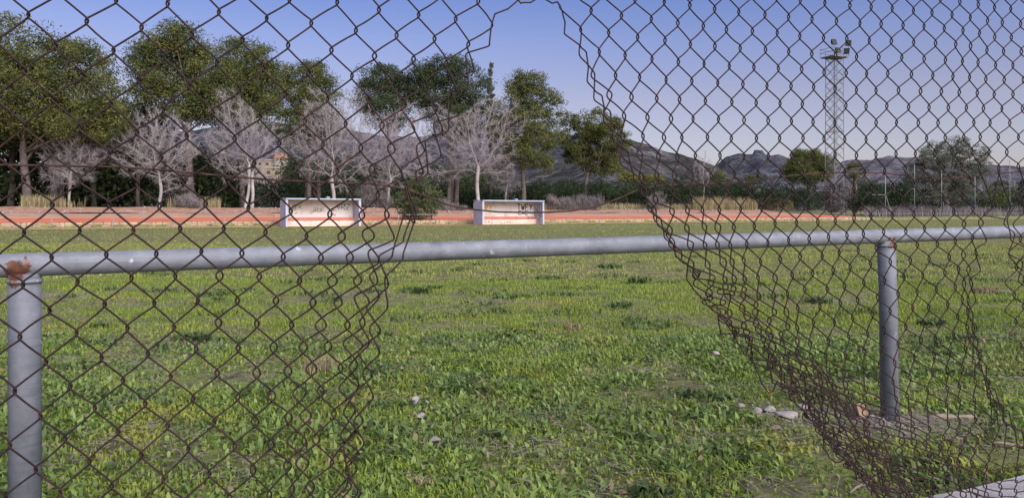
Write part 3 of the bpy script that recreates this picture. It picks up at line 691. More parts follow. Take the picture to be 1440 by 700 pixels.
# ---- bare winter trees
BT = []
def bare_tree(label, px, t, trunk_px, fork_py, box, seed, natt=900, lean=0, stems=1, droop=.25, mat=None):
    """crown grown towards scattered points (space colonisation), then covered in fine twigs"""
    g = np.random.default_rng(seed); Z = at_t(px, t); b = P(px, HZ, Z); zb = gz(t); k = Z / F
    root = empty("bare_tree", (b.x, b.y, zb)); tag(root, label, "bare tree", "leafless pale trees behind the far touchline")
    x0, y0, x1, y1 = box; ctr = P((x0+x1)/2, (y0+y1)/2, Z); rx = (x1-x0)/2*k; rz = (y1-y0)/2*k
    cl = np.array((ctr.x - b.x, 0, ctr.z - zb)); R3 = np.array((rx, rx*.8, rz)); r0 = trunk_px/2*k
    fz = EYE - (fork_py - HZ) * k - zb
    d = g.normal(size=(natt, 3)); d /= np.linalg.norm(d, axis=1, keepdims=True); rr = g.random(natt)**.42
    lump = .80 + .28*np.sin(d[:,0]*3.1+seed)*np.cos(d[:,1]*2.7+seed*2) + .16*np.sin(d[:,2]*5+d[:,0]*4+seed)
    A = cl + d * (rr*lump)[:, None] * R3; A = A[A[:, 2] > fz*.55]
    top = np.array((lean*k, 0, fz)); pos = []; par = []
    for s_ in range(stems):
        off = (s_ - (stems-1)/2) * r0*2.8; prev = -1; m = max(4, int(fz/.5))
        for i in range(m+1):
            q = i/m; pos.append(np.array((off*(1-.2*q) + lean*k*q**1.4 + .12*math.sin(q*5+seed+s_), .1*math.sin(q*4+s_*2), -.15 + (fz+.15)*q*(1-.12*s_)))); par.append(prev); prev = len(pos)-1
    N0 = len(pos); D = .42; infl = max(rx, rz)*1.6; kill = .5
    pos = np.array(pos); par = list(par); ok = np.zeros(len(pos), bool); 
    for e in range(stems): ok[(e+1)*(N0//stems)-1] = True; ok[(e+1)*(N0//stems)-3] = True
    for it in range(90):
        if len(A) < 12 or len(pos) > 4200: break
        idx = np.where(ok)[0]
        d2 = ((A[:, None, :] - pos[idx][None])**2).sum(2); near = d2.argmin(1); dm = np.sqrt(d2[np.arange(len(A)), near])
        A = A[dm > kill]; near = near[dm > kill]; dm = dm[dm > kill]
        if len(A) == 0: break
        new = []
        for j in np.unique(near):
            v = A[near == j] - pos[idx[j]]; v /= np.linalg.norm(v, axis=1, keepdims=True); dv = v.mean(0) + g.normal(0, .22, 3)
            p0 = par[idx[j]]
            if p0 >= 0: 
                pd = pos[idx[j]] - pos[p0]; dv += .55*pd/max(1e-6, np.linalg.norm(pd))
            dv /= max(1e-6, np.linalg.norm(dv)); new.append((pos[idx[j]] + dv*D, idx[j]))
        pos = np.concatenate([pos, np.array([n[0] for n in new])]); par += [n[1] for n in new]; ok = np.concatenate([ok, np.ones(len(new), bool)])
    n = len(pos); par = np.array(par); rad = np.full(n, 0.0); kids = np.zeros(n, int)
    for i in range(n-1, -1, -1):
        if kids[i] == 0: rad[i] = .011**2.5
        if par[i] >= 0: rad[par[i]] += rad[i]; kids[par[i]] += 1
    rad = rad**(1/2.5); rad *= min(1.6, r0/ max(rad[:N0].max(), 1e-6)) ; rad[N0:] *= .62; rad = np.maximum(rad, .0095)
    for i in range(N0): rad[i] = max(rad[i], r0*(1.0 if pos[i][2] > .4 else 1.3) * .9)
    tb = MB(); cb = MB()
    kid_of = {}
    for i in range(n):
        if par[i] >= 0: kid_of.setdefault(par[i], []).append(i)
    def chain(i):
        c = [i]
        while True:
            ks = kid_of.get(c[-1], [])
            if not ks: return c
            c.append(max(ks, key=lambda q: rad[q]))
    done = set(); starts = [i for i in range(n) if par[i] < 0]
    todo = list(starts)
    while todo:
        i = todo.pop(); c = chain(i)
        pre = [par[i]] if par[i] >= 0 else []
        pl = [Vector(pos[q]) for q in pre + c]; rl = [min(rad[q], rad[c[0]]) for q in pre + c]
        big = rl[0] > .03
        (tb if big else cb).tube(pl, rl, 7 if rl[0] > .08 else 5 if big else 3, False)
        for q in c:
            for k_ in kid_of.get(q, []):
                if k_ not in c: todo.append(k_)
    out = np.where((rad < .035) & (np.arange(n) >= N0))[0]
    V = []; Fi = []; kk = 0
    for rep in range(7):
        ii = out; base = pos[ii] + (pos[par[ii]] - pos[ii])*g.random((len(ii), 1))
        dv = (pos[ii] - pos[par[ii]])/D + g.normal(0, .75, (len(ii), 3)) + (pos[ii]-cl)/R3*.35; dv[:, 2] += .1 - droop*(pos[ii][:, 2] < cl[2])
        dv /= np.linalg.norm(dv, axis=1, keepdims=True); L = g.uniform(.3, 1.0, (len(ii), 1))
        mid = base + dv*L*.5; tip = mid + (dv + g.normal(0, .3, dv.shape))*L*.5
        a_ = np.cross(dv, g.normal(size=dv.shape)); a_ /= np.linalg.norm(a_, axis=1, keepdims=True); b_ = np.cross(dv, a_); w0, w1 = .0105, .008
        tri = lambda p, w_: [p + a_*w_, p - a_*w_*.5 + b_*w_*.87, p - a_*w_*.5 - b_*w_*.87]
        vs = np.stack(tri(base, w0) + tri(mid, w1) + [tip], 1).reshape(-1, 3); m = np.arange(len(ii))*7 + kk; kk += len(vs)
        q = [(0,1,4),(0,4,3),(1,2,5),(1,5,4),(2,0,3),(2,3,5),(3,4,6),(4,5,6),(5,3,6)]
        V.append(vs); Fi.append(np.concatenate([np.stack([m+x_, m+y_, m+z_], 1) for x_, y_, z_ in q]))
    tb.build("trunk", mat or M['palebark'], root, True)
    nb = len(cb.v); Vc = np.concatenate([np.array(cb.v).reshape(-1, 3)] + V)
    f4 = np.array(cb.f).reshape(-1, 4) if cb.f else np.zeros((0,4), int)
    f3 = np.concatenate([np.concatenate([f4[:, [0,1,2]], f4[:, [0,2,3]]]), np.concatenate(Fi) + nb])
    link("crown", np_mesh("crown", Vc, f3, 3), root, M['twig']); BT.append((n, len(f3)))
bare_tree("smallest bare pale tree near the far left trunk, its twigs low", 98, 87, 3.6, 246, (40,180,154,276), 3, 1100)
bare_tree("round bare pale tree with a short single trunk left of the forked bare tree", 225, 86.5, 5.0, 256, (142,148,290,276), 4, 1700)
bare_tree("forked bare tree with twin pale trunks before the rounded pine", 350, 86.5, 5.0, 236, (268,128,412,268), 5, 1500, stems=2, lean=4)
bare_tree("tall many limbed bare tree rising behind the worn dugout", 468, 87, 6.0, 252, (402,108,536,272), 6, 1800)
bare_tree("bare tree with a slim leaning trunk left of the green bush", 543, 87, 3.6, 252, (494,134,622,282), 7, 1500, lean=8)
bare_tree("tallest spreading bare tree left of the graffitied dugout", 672, 86.5, 6.0, 236, (585,124,732,274), 8, 1900)
bare_tree("low fuzzy bare tree behind the graffitied dugout roof", 712, 91, 2.8, 258, (672,200,746,272), 9, 600)
bare_tree("slender young bare tree with a pale straight stem before the hill", 989, 87.5, 1.8, 262, (970,203,1008,270), 10, 160)

# ---- bushes, hedges
def bush(name, label, cat, group, ells_px, t, n, mat, L=.28, W=.11, clump=.3, seed=0, stems=6, up=.5, droop=0.):
    g = np.random.default_rng(seed); px = sum(e[0] for e in ells_px)/len(ells_px); Z = at_t(px, t); b = P(px, HZ, Z); zb = gz(t)
    root = empty(name, (b.x, b.y, zb)); tag(root, label, cat, group); o = np.array(root.location)
    es = []
    for (x, y, rx, ry) in ells_px:
        Zi = at_t(x, t) + g.uniform(-.4, .4); c = P(x, y, Zi); k = Zi/F; es.append((c.x, c.y, c.z, rx*k, min(rx, ry*2)*k, ry*k))
    C = crown_points(es, n, g, clump, 30, .65) - o; C = C[C[:, 2] > .02]
    V, fi = leaf_quads(C, L, W, up, seed+1, droop); link("leaves", np_mesh("leaves", V, fi, 4), root, mat)
    sb = MB()
    for k in range(stems):
        e = es[k % len(es)]; x = e[0]-o[0]+g.uniform(-.5,.5)*e[3]*.5; y = e[1]-o[1]
        sb.tube([(x, y, -.1), (x+g.uniform(-.3,.3), y+g.uniform(-.3,.3), (e[2]-o[2])*.6), (x+g.uniform(-1,1)*e[3]*.5, y, e[2]-o[2]+e[5]*.3)], [.09,.06,.02], 5)
    sb.build("stem", M['bark'], root); return root
bush("bush", "olive green rounded bush standing between the two dugouts", "bush", None, [(588,278,26,26),(572,285,18,20),(606,282,18,22),(590,262,20,14),(586,296,28,10)], 66.9, 9000, M['shrub'], .25, .08, .28, 70)
HG = "dark hedge shrubs behind the running track"
hed = [(760,266,22,14,"dark hedge shrub just right of the straight slender pine trunk"),(800,268,24,14,"dark hedge shrub left of the leaning pine trunk"),(848,266,28,15,"dark hedge shrub right of the leaning pine trunk"),
       (893,267,24,14,"dark hedge shrub before the yellow green bushes"),(930,268,24,14,"dark hedge shrub left of the slender young bare tree"),(965,264,22,16,"dark hedge shrub touching the slender young bare tree on its left"),
       (1010,262,24,16,"dark hedge shrub right of the slender young bare tree"),(1045,266,20,15,"dark hedge shrub behind the tall dry grass"),(1085,268,24,20,"tall oleander shrub behind the right end of the dry grass"),
       (1128,268,26,22,"biggest oleander shrub left of the floodlight tower"),(1222,276,20,20,"dark round shrub right of the vine covered tower foot")]
for k, (x, y, rx, ry, lab) in enumerate(hed):
    bush("hedge_shrub", lab, "shrub", HG, [(x,y,rx,ry),(x-rx*.5,y+4,rx*.6,ry*.8),(x+rx*.5,y+5,rx*.6,ry*.8),(x,y+ry*.6,rx*1.05,ry*.7)], 88.5 if x < 1060 else 84 if x < 1200 else 72, 5200, M['hedge'], .3, .1, .4, 80+k, 5, 1.2)
bush("yellow_bush", "yellow green bush behind the hedge at the foot of the scrub hill", "bush", None, [(880,250,12,7),(893,252,10,7)], 96, 2200, M['yellow'], .35, .15, .4, 100)
bush("yellow_bush", "smaller yellow green bush close to the loose mesh edge", "bush", None, [(912,250,11,6),(925,254,10,6)], 95, 2000, M['yellow'], .35, .15, .4, 101)
bush("green_bush", "light green young pine bush right of the slender bare tree", "bush", None, [(1010,245,10,9),(1006,255,12,8)], 98, 1800, M['pine'], .35, .1, .4, 102)
bush("green_bush", "small bright bush below the castle hill", "bush", None, [(1058,250,8,6),(1056,256,10,5)], 99, 1200, M['pine'], .35, .1, .4, 103)
bush("brush", "grey leafless brush right of the graffitied dugout", "brush", "grey dry brush", [(783,287,14,8),(775,282,8,8),(800,286,14,8)], 84, 2600, M['greybrush'], .8, .03, .35, 104, 4, 1.5)
bush("brush", "pale grey brush clump before the leaning pine trunk", "brush", "grey dry brush", [(825,287,18,8),(815,283,10,8),(838,284,10,9)], 84, 2800, M['greybrush'], .8, .03, .35, 105, 4, 1.5)
bush("brush", "grey brush behind the torn mesh edge left of the tall dry grass", "brush", "grey dry brush", [(925,280,9,12),(918,284,8,9)], 84.5, 1800, M['greybrush'], .8, .03, .35, 106, 4, 1.5)
bush("brush", "grey brush right beside the green bush by the track", "brush", "grey dry brush", [(625,290,12,9),(640,294,14,6)], 84, 2200, M['greybrush'], .7, .03, .3, 107, 4, 1.5)
bush("brush", "grey brush under the round bare tree", "brush", "grey dry brush", [(262,282,14,8),(275,286,10,6)], 84.5, 1800, M['greybrush'], .7, .03, .3, 108, 4, 1.5)
bush("brush", "grey brush behind the right end of the worn dugout", "brush", "grey dry brush", [(520,272,16,18),(535,282,16,12)], 87, 3200, M['greybrush'], .8, .03, .4, 109, 4, 1.2)
# tower foot: dead grey creeper
bush("dead_creeper", "tangle of grey dead creeper covering the tower foot", "creeper", None, [(1171,276,8,18),(1167,264,5,10),(1180,272,8,14),(1190,266,7,12),(1174,289,10,7)], 73, 5000, M['vine'], 1.1, .06, .35, 110, 4, .2, .6)
# right side
bush("orchard_tree", "dark green citrus shrub left of the first net pole", "shrub", "green shrubs at the right end", [(1232,270,16,13),(1222,280,14,10)], 84, 3600, M['hedge'], .4, .16, .45, 111)
bush("orchard_tree", "dark green citrus shrub between the first two net poles", "shrub", "green shrubs at the right end", [(1265,270,18,14),(1262,282,20,9),(1277,276,10,12)], 82, 4200, M['hedge'], .4, .16, .45, 112)
bush("orchard_tree", "yellowish green shrub right of the big olive tree", "shrub", "green shrubs at the right end", [(1405,270,20,18),(1395,280,18,12)], 82, 4000, M['shrub'], .4, .16, .45, 113)
bush("orchard_tree", "green shrub at the right end of the tree row", "shrub", "green shrubs at the right end", [(1438,272,20,16),(1450,262,16,14)], 82, 3600, M['hedge'], .4, .16, .45, 114)
bush("silver_bush", "silvery grey green bush left of the first net pole, behind the dark shrub", "bush", None, [(1212,262,14,14),(1228,264,12,12)], 92, 2800, M['olive'], .35, .12, .45, 115)
green_tree("olive_tree", "big silvery olive tree at the right behind the net poles", "olive tree", None, 1328, 84, 9, 262,
     [(1335,212,24,18),(1310,222,24,18),(1360,222,24,20),(1378,240,18,18),(1295,245,24,20),(1330,245,36,22),(1360,262,28,20),(1300,270,26,16),(1335,275,34,14),(1350,200,12,8)], 12000, M['olive'], .42, .12, .5, seed=120, limbs=10, per=36)
# palm
def palm():
    t = 80; px = 1202; Z = at_t(px, t); b = P(px, HZ, Z); zb = gz(t); k = Z/F; top = EYE - (240-HZ)*k - zb
    r = empty("palm_tree", (b.x, b.y, zb)); tag(r, "fan palm with a shaggy skirt right of the floodlight tower", "palm tree")
    MB().tube([(0,0,-.1),(.1,0,top*.5),(0,0,top)], [.45,.35,.3], 8).build("trunk", M['bark'], r, True)
    g = np.random.default_rng(5); V = []; 
    for i in range(60):
        az = g.uniform(0, 6.28); el = g.uniform(-1.1, 1.3); L = g.uniform(1.2, 2.0)
        d = np.array((math.cos(el)*math.cos(az), math.cos(el)*math.sin(az), math.sin(el))); sd_ = np.cross(d, (0,0,1.)); sd_ /= np.linalg.norm(sd_)
        c0 = np.array((0,0,top)) + d*L*.45
        for j in range(9):
            a = (j-4)*.22; dd = d*math.cos(a) + sd_*math.sin(a); tip = c0 + dd*L*.6 + np.array((0,0,-.25*abs(j-4)/4)); w_ = np.cross(dd, g.normal(size=3)); w_ *= .06/np.linalg.norm(w_)
            m_ = (c0+tip)/2; V += [c0, m_+w_, tip, m_-w_]
    link("fronds", np_mesh("fronds", np.array(V), np.arange(len(V)), 4), r, M['palm'])
palm()

# ---- reeds, undergrowth and the dark wood behind (masses nobody could count)
def blades(name, pts, H, W, mat, bend=.3, seed=0, taper=True, two=True):
    g = np.random.default_rng(seed); n = len(pts); az = g.uniform(0, 6.283, n)
    H = H * g.uniform(.55, 1.25, n); w_ = W * g.uniform(.7, 1.3, n); b_ = bend * g.uniform(.2, 1.4, n)
    f = np.stack([np.cos(az), np.sin(az), np.zeros(n)], 1); s_ = np.stack([-np.sin(az), np.cos(az), np.zeros(n)], 1)
    z = np.array([0, 0, 1.0])
    p0 = pts; p1 = pts + z*(H*.55)[:, None] + f*(H*b_*.3)[:, None]; p2 = pts + z*(H*(1-.35*b_))[:, None] + f*(H*b_)[:, None]
    s0 = s_*(w_*.35)[:, None]; s1 = s_*(w_*.5)[:, None]
    if two:
        V = np.stack([p0-s0, p0+s0, p1+s1, p1-s1, p2], 1).reshape(-1, 3)
        base = np.arange(n)*5
        q = np.stack([base, base+1, base+2, base+3, base+3, base+2, base+4], 1).ravel()
        nper = np.tile(np.array([4, 3], np.int32), n)
        me = np_mesh(name, V, q, nper)
    else:
        V = np.stack([p0-s1, p0+s1, p2], 1).reshape(-1, 3); me = np_mesh(name, V, np.arange(3*n), 3)
    o = link(name, me, None, mat); return o
def reeds(name, px0, px1, t0, t1, n, H, mat, seed, W=.05):
    g = np.random.default_rng(seed); t = g.uniform(t0, t1, n); px = g.uniform(px0, px1, n)
    c = np.array([tuple(P(x, HZ, at_t(x, tt))) for x, tt in zip(px, t)]); c[:, 2] = [gz(x) for x in t]
    keep = vnoise(c[:,0], c[:,1], 2.5, seed) > .3
    return tag(blades(name, c[keep], H, W, mat, .3, seed), kind='stuff')
reeds("dry_tall_grass", 975, 1115, 84, 87, 4200, 2.1, M['reed'], 130)
reeds("dry_tall_grass", 845, 975, 85.5, 88, 1800, 1.0, M['reed'], 131)
reeds("dry_tall_grass", 1215, 1480, 67, 73, 5200, 1.7, M['greybrush'], 132)
reeds("dry_tall_grass", 30, 120, 85.5, 88, 1200, 1.3, M['reed'], 133)
reeds("dry_tall_grass", 235, 310, 85.5, 88, 700, 1.3, M['reed'], 134)
reeds("dry_tall_grass", 765, 850, 84, 86.5, 1500, .9, M['reed'], 135)
def mass(name, px0, px1, t0, t1, h0, h1, n, mat, L, W, clump, seed, lo=0.0):
    g = np.random.default_rng(seed); k = n // 30; px = g.uniform(px0, px1, k); t = g.uniform(t0, t1, k)
    c = np.array([tuple(P(x, HZ, at_t(x, tt))) for x, tt in zip(px, t)])
    hh = h0 + (h1-h0) * vnoise(c[:,0], c[:,1], 6, seed); c[:, 2] = np.array([gz(x) for x in t]) + hh * (lo + (1-lo) * g.random(k)**.8)
    C = (c[:, None, :] + g.normal(size=(k, 30, 3)) * clump).reshape(-1, 3)
    V, fi = leaf_quads(C, L, W, .4, seed); return tag(link(name, np_mesh(name, V, fi, 4), None, mat), kind='stuff')
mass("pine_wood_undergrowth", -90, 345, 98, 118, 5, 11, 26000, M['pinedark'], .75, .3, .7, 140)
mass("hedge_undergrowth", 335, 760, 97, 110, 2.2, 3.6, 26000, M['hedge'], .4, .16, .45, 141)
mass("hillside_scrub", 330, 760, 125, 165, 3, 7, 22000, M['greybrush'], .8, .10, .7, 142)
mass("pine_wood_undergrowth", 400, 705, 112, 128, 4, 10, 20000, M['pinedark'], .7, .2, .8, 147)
mass("hedge_undergrowth", 745, 1200, 91, 97, 2.9, 4.0, 20000, M['hedge'], .4, .15, .45, 143)
mass("orchard_undergrowth", 1195, 1520, 86, 100, 3.0, 5.4, 24000, M['hedge'], .5, .2, .5, 144)

# ------------------------------------------------------------------ near railing
def near_rail():
    d = (RB - RA); d.z = 0; d.normalize(); full = (RB - RA)
    root = empty("metal_railing", (RA.x, RA.y, 0)); o = Vector(root.location)
    tag(root, "near grey galvanised tube railing with rust at its joints, just behind the torn mesh", "railing")
    n = 40; pts = [RA + full * (-.75 + 2.6 * i / n) for i in range(n+1)]
    MB().tube([p - o for p in pts], .042, 20).build("top_rail", M['galv'], root, True)
    for q, tl in ((0, (0, 0)), (1, (.012, 0)), (2, (0, 0))):
        p = RA + full * q; b = Vector((p.x, p.y, -.25))
        pts = [b + Vector((tl[0]*2.2, 0, 0)), Vector((p.x+tl[0], p.y, p.z*.5+.2)), Vector((p.x, p.y, p.z - .03))]
        post = MB().tube([v - o for v in pts], .0515, 20).build("post", M['galvpost_shaded'], root, True)
        # lumpy weld between the post top and the rail
        wb = MB(); ring = [(p - o) + Vector((0, 0, -.047 - .006*k)) for k in range(4)]
        wb.tube(ring, [.045, .0575, .0585, .053], 18); wb.build("weld", M['galv'], post, True)
near_rail()

# kerb under the mesh fence
FA = math.radians(25); FD = Vector((math.cos(FA), math.sin(FA), 0)); FN = Vector((-math.sin(FA), math.cos(FA), 0))
FZ0, FSL = 1.97, math.tan(FA)          # fence plane: depth = FZ0 + FSL * X
def kerb():
    mb = MB(); o = Vector((2.0, FZ0 + FSL*2.0, 0)); L0, L1 = -5, 6; n = 60; pr = [(-.13, -.15), (-.13, .095), (-.12, .105), (.2, .105), (.21, .095), (.21, -.15)]
    vs = []; fs = []
    for i in range(n+1):
        q = L0 + (L1-L0)*i/n
        for a, z in pr:
            j = .012*(float(vnoise(np.array(q), np.array(a*9+z*5), .25, 9))-.5)
            vs.append(o + FD*q + FN*(a+j) + Vector((0,0,z + (j if z > 0 else 0))))
    m = len(pr)
    for i in range(n):
        for k in range(m-1): fs.append((i*m+k, i*m+k+1, (i+1)*m+k+1, (i+1)*m+k))
    mb.add(vs, fs)
    k = N("lichen_concrete"); f = k.noise(7, 6, .65)
    c = k.ramp(f, [(.3, (.22,.21,.21)), (.55, (.36,.35,.35)), (.75, (.46,.45,.45))])
    c = k.mix(k.ramp(k.noise(3.5, 6, .7), [(.58, 0.), (.66, .8)]), c, (.4,.2,.08)); k.color(c); k.rough(.95); k.bump(k.noise(60, 6, .7), .6, .012)
    tag(mb.build("kerb", k.m), kind='structure')
kerb()

# ------------------------------------------------------------------ chain link mesh, torn open in the middle
class TPS:
    def __init__(s, pts, vals, lam=0.0):
        p = np.asarray(pts, float); n = len(p); s.p = p
        K = s.U(p, p) + lam*np.eye(n); Q = np.hstack([np.ones((n,1)), p]); A = np.zeros((n+3, n+3))
        A[:n,:n] = K; A[:n,n:] = Q; A[n:,:n] = Q.T; y = np.zeros((n+3, 2)); y[:n] = vals; s.w = np.linalg.solve(A, y)
    @staticmethod
    def U(a, b):
        r2 = ((a[:,None,:]-b[None])**2).sum(2); return np.where(r2 > 0, .5*r2*np.log(r2+1e-12), 0)
    def __call__(s, q):
        q = np.atleast_2d(np.asarray(q, float)); return np.hstack([s.U(q, s.p), np.ones((len(q),1)), q]) @ s.w
def parse(txt):
    d = {}
    for ln in txt.split():
        a = ln.split(','); d[(int(a[0]), int(a[1]))] = (float(a[2]), float(a[3]), float(a[4]) if len(a) > 4 else None)
    return d
LEFT = parse("""0,0,39.6,21 1,1,78.6,64 2,2,117,106 3,3,156,145 4,4,193,186 5,5,227,222 2,0,122,30 3,1,160,71 4,2,195,112.5 5,3,230,154
3,-1,163.5,1 4,0,199,39 5,1,233.5,80 5,-1,236,5.5 0,2,35,100 1,3,75,139 2,4,113.5,180 3,5,154,216 0,4,34,177 1,5,73,214 0,6,34,253
1,7,73.5,287.5 0,8,34,327 2,8,112,324 1,9,72.5,362 0,10,32.5,400 2,10,109,396 1,11,70,436 0,12,28,473 2,12,107.7,467.5 2,6,114,254
3,7,154,287.5 4,6,193,259 5,7,224,290 4,8,187.5,324 3,9,149.6,358 5,9,220,357 4,10,185,391 3,11,147.5,427 5,11,217,426 4,12,179,461
6,10,247,388 6,12,245,459.5 1,13,65,508 0,14,21,549 2,14,99,542 3,13,142.5,502 1,15,57,584 3,15,133.6,573 4,14,173,534 5,13,208,497
0,16,14,625 2,16,92,616 1,17,50,660 4,16,166,606 5,15,204,567 6,14,240,528.5 3,17,126,647.5 2,18,84,691 4,18,157.5,682 5,17,199,639 6,16,236,598 6,18,230,673
7,-1,308,17 6,0,270,48 7,1,305,87.5 8,2,336,126 9,3,366,164 10,4,393,201.5 11,5,419.5,234 8,0,341,56 9,1,371,96 10,2,401,132 11,3,428.6,170
12,4,454,204 13,5,474.5,240 9,-1,375,26 10,0,405,64 11,1,434,102 12,2,461,139 13,3,486,174 10,-2,407,0 11,-1,438,33 12,0,466,71 13,1,495,107
12,-2,474,3.5 13,-1,500.5,43 6,2,266,120 7,3,299,157 8,4,330,195 9,5,357.5,229.5 6,4,262.5,191 7,5,294,226.5
14,-2,533,14 14,0,526.7,79,2.6 15,-1,558,50 16,-2,588.6,21 16,0,581,83.5,3 15,1,549.3,114 14,2,518.6,140 15,3,537.4,176.5,3 16,2,567,147,4 17,1,598,118,2.5
17,-1,611,55 18,-2,641,27 18,0,627.8,88.5 19,-1,659,62.5 19,-3,672.5,2 20,-2,691,36
6,8,253.6,321 8,6,323,255 7,7,289,286 9,7,349,292 8,8,315,321 7,9,283,353.5 10,6,384.7,265 10,8,373.6,326 11,7,408.6,297 9,9,340,356,2.5
8,10,308.6,387.5,5 7,11,278,422.5 11,9,398.4,361 12,8,431,332 10,10,364.6,389,3 9,11,334,422.5 8,12,307,453.6,4.5 12,10,421,395,2.6 11,11,388.4,422.3,3.5
10,12,361,455,3 13,11,440,425,4 12,12,410,456.5 12,6,443,270 13,7,463.8,301,3 15,5,523,238,4 14,6,493.4,272.6 14,4,507.3,208,2.4 16,4,550.5,211,5
15,7,509,302.5,4 14,8,480.5,332.6,5 13,9,451.4,362.6,3 16,6,531.6,274 17,7,544,301,3 16,8,518.5,331.5,8 15,9,492,362,4.5 14,10,467.4,395,6.5 15,11,475.5,425,5.5
16,10,503,394,5.5 14,12,451,457,7.5 16,12,488.5,457,3.5 13,13,426.6,487.7,5.5 15,13,461.4,487,5.5 14,14,438.2,518.6,7.5 16,14,479.2,517.4,3
12,14,405,521.5,5.5 13,15,421,552.5,9 15,15,451,549.5,4.5 12,16,406,587,5 14,16,430,584.6,7.5 16,16,470,580.6,3 15,17,444.6,616.7,5 13,17,417.6,620,13
14,18,425,650.5,9 16,18,466.8,649.7,2.2 15,19,436.5,684,5.5 12,18,404.5,654,5
7,13,276,490 9,13,335,489 11,13,385,488,5 10,14,361,524,5 8,14,305.4,524,2.5 9,15,334.6,557.5,2.5 11,15,382,556,5 8,16,301,593,2.2 10,16,358.6,592,5
9,17,330,627 11,17,381,624,4 10,18,356,660,4 8,18,294.6,665 11,19,379,695,3 7,15,272,559 7,17,265,630""")
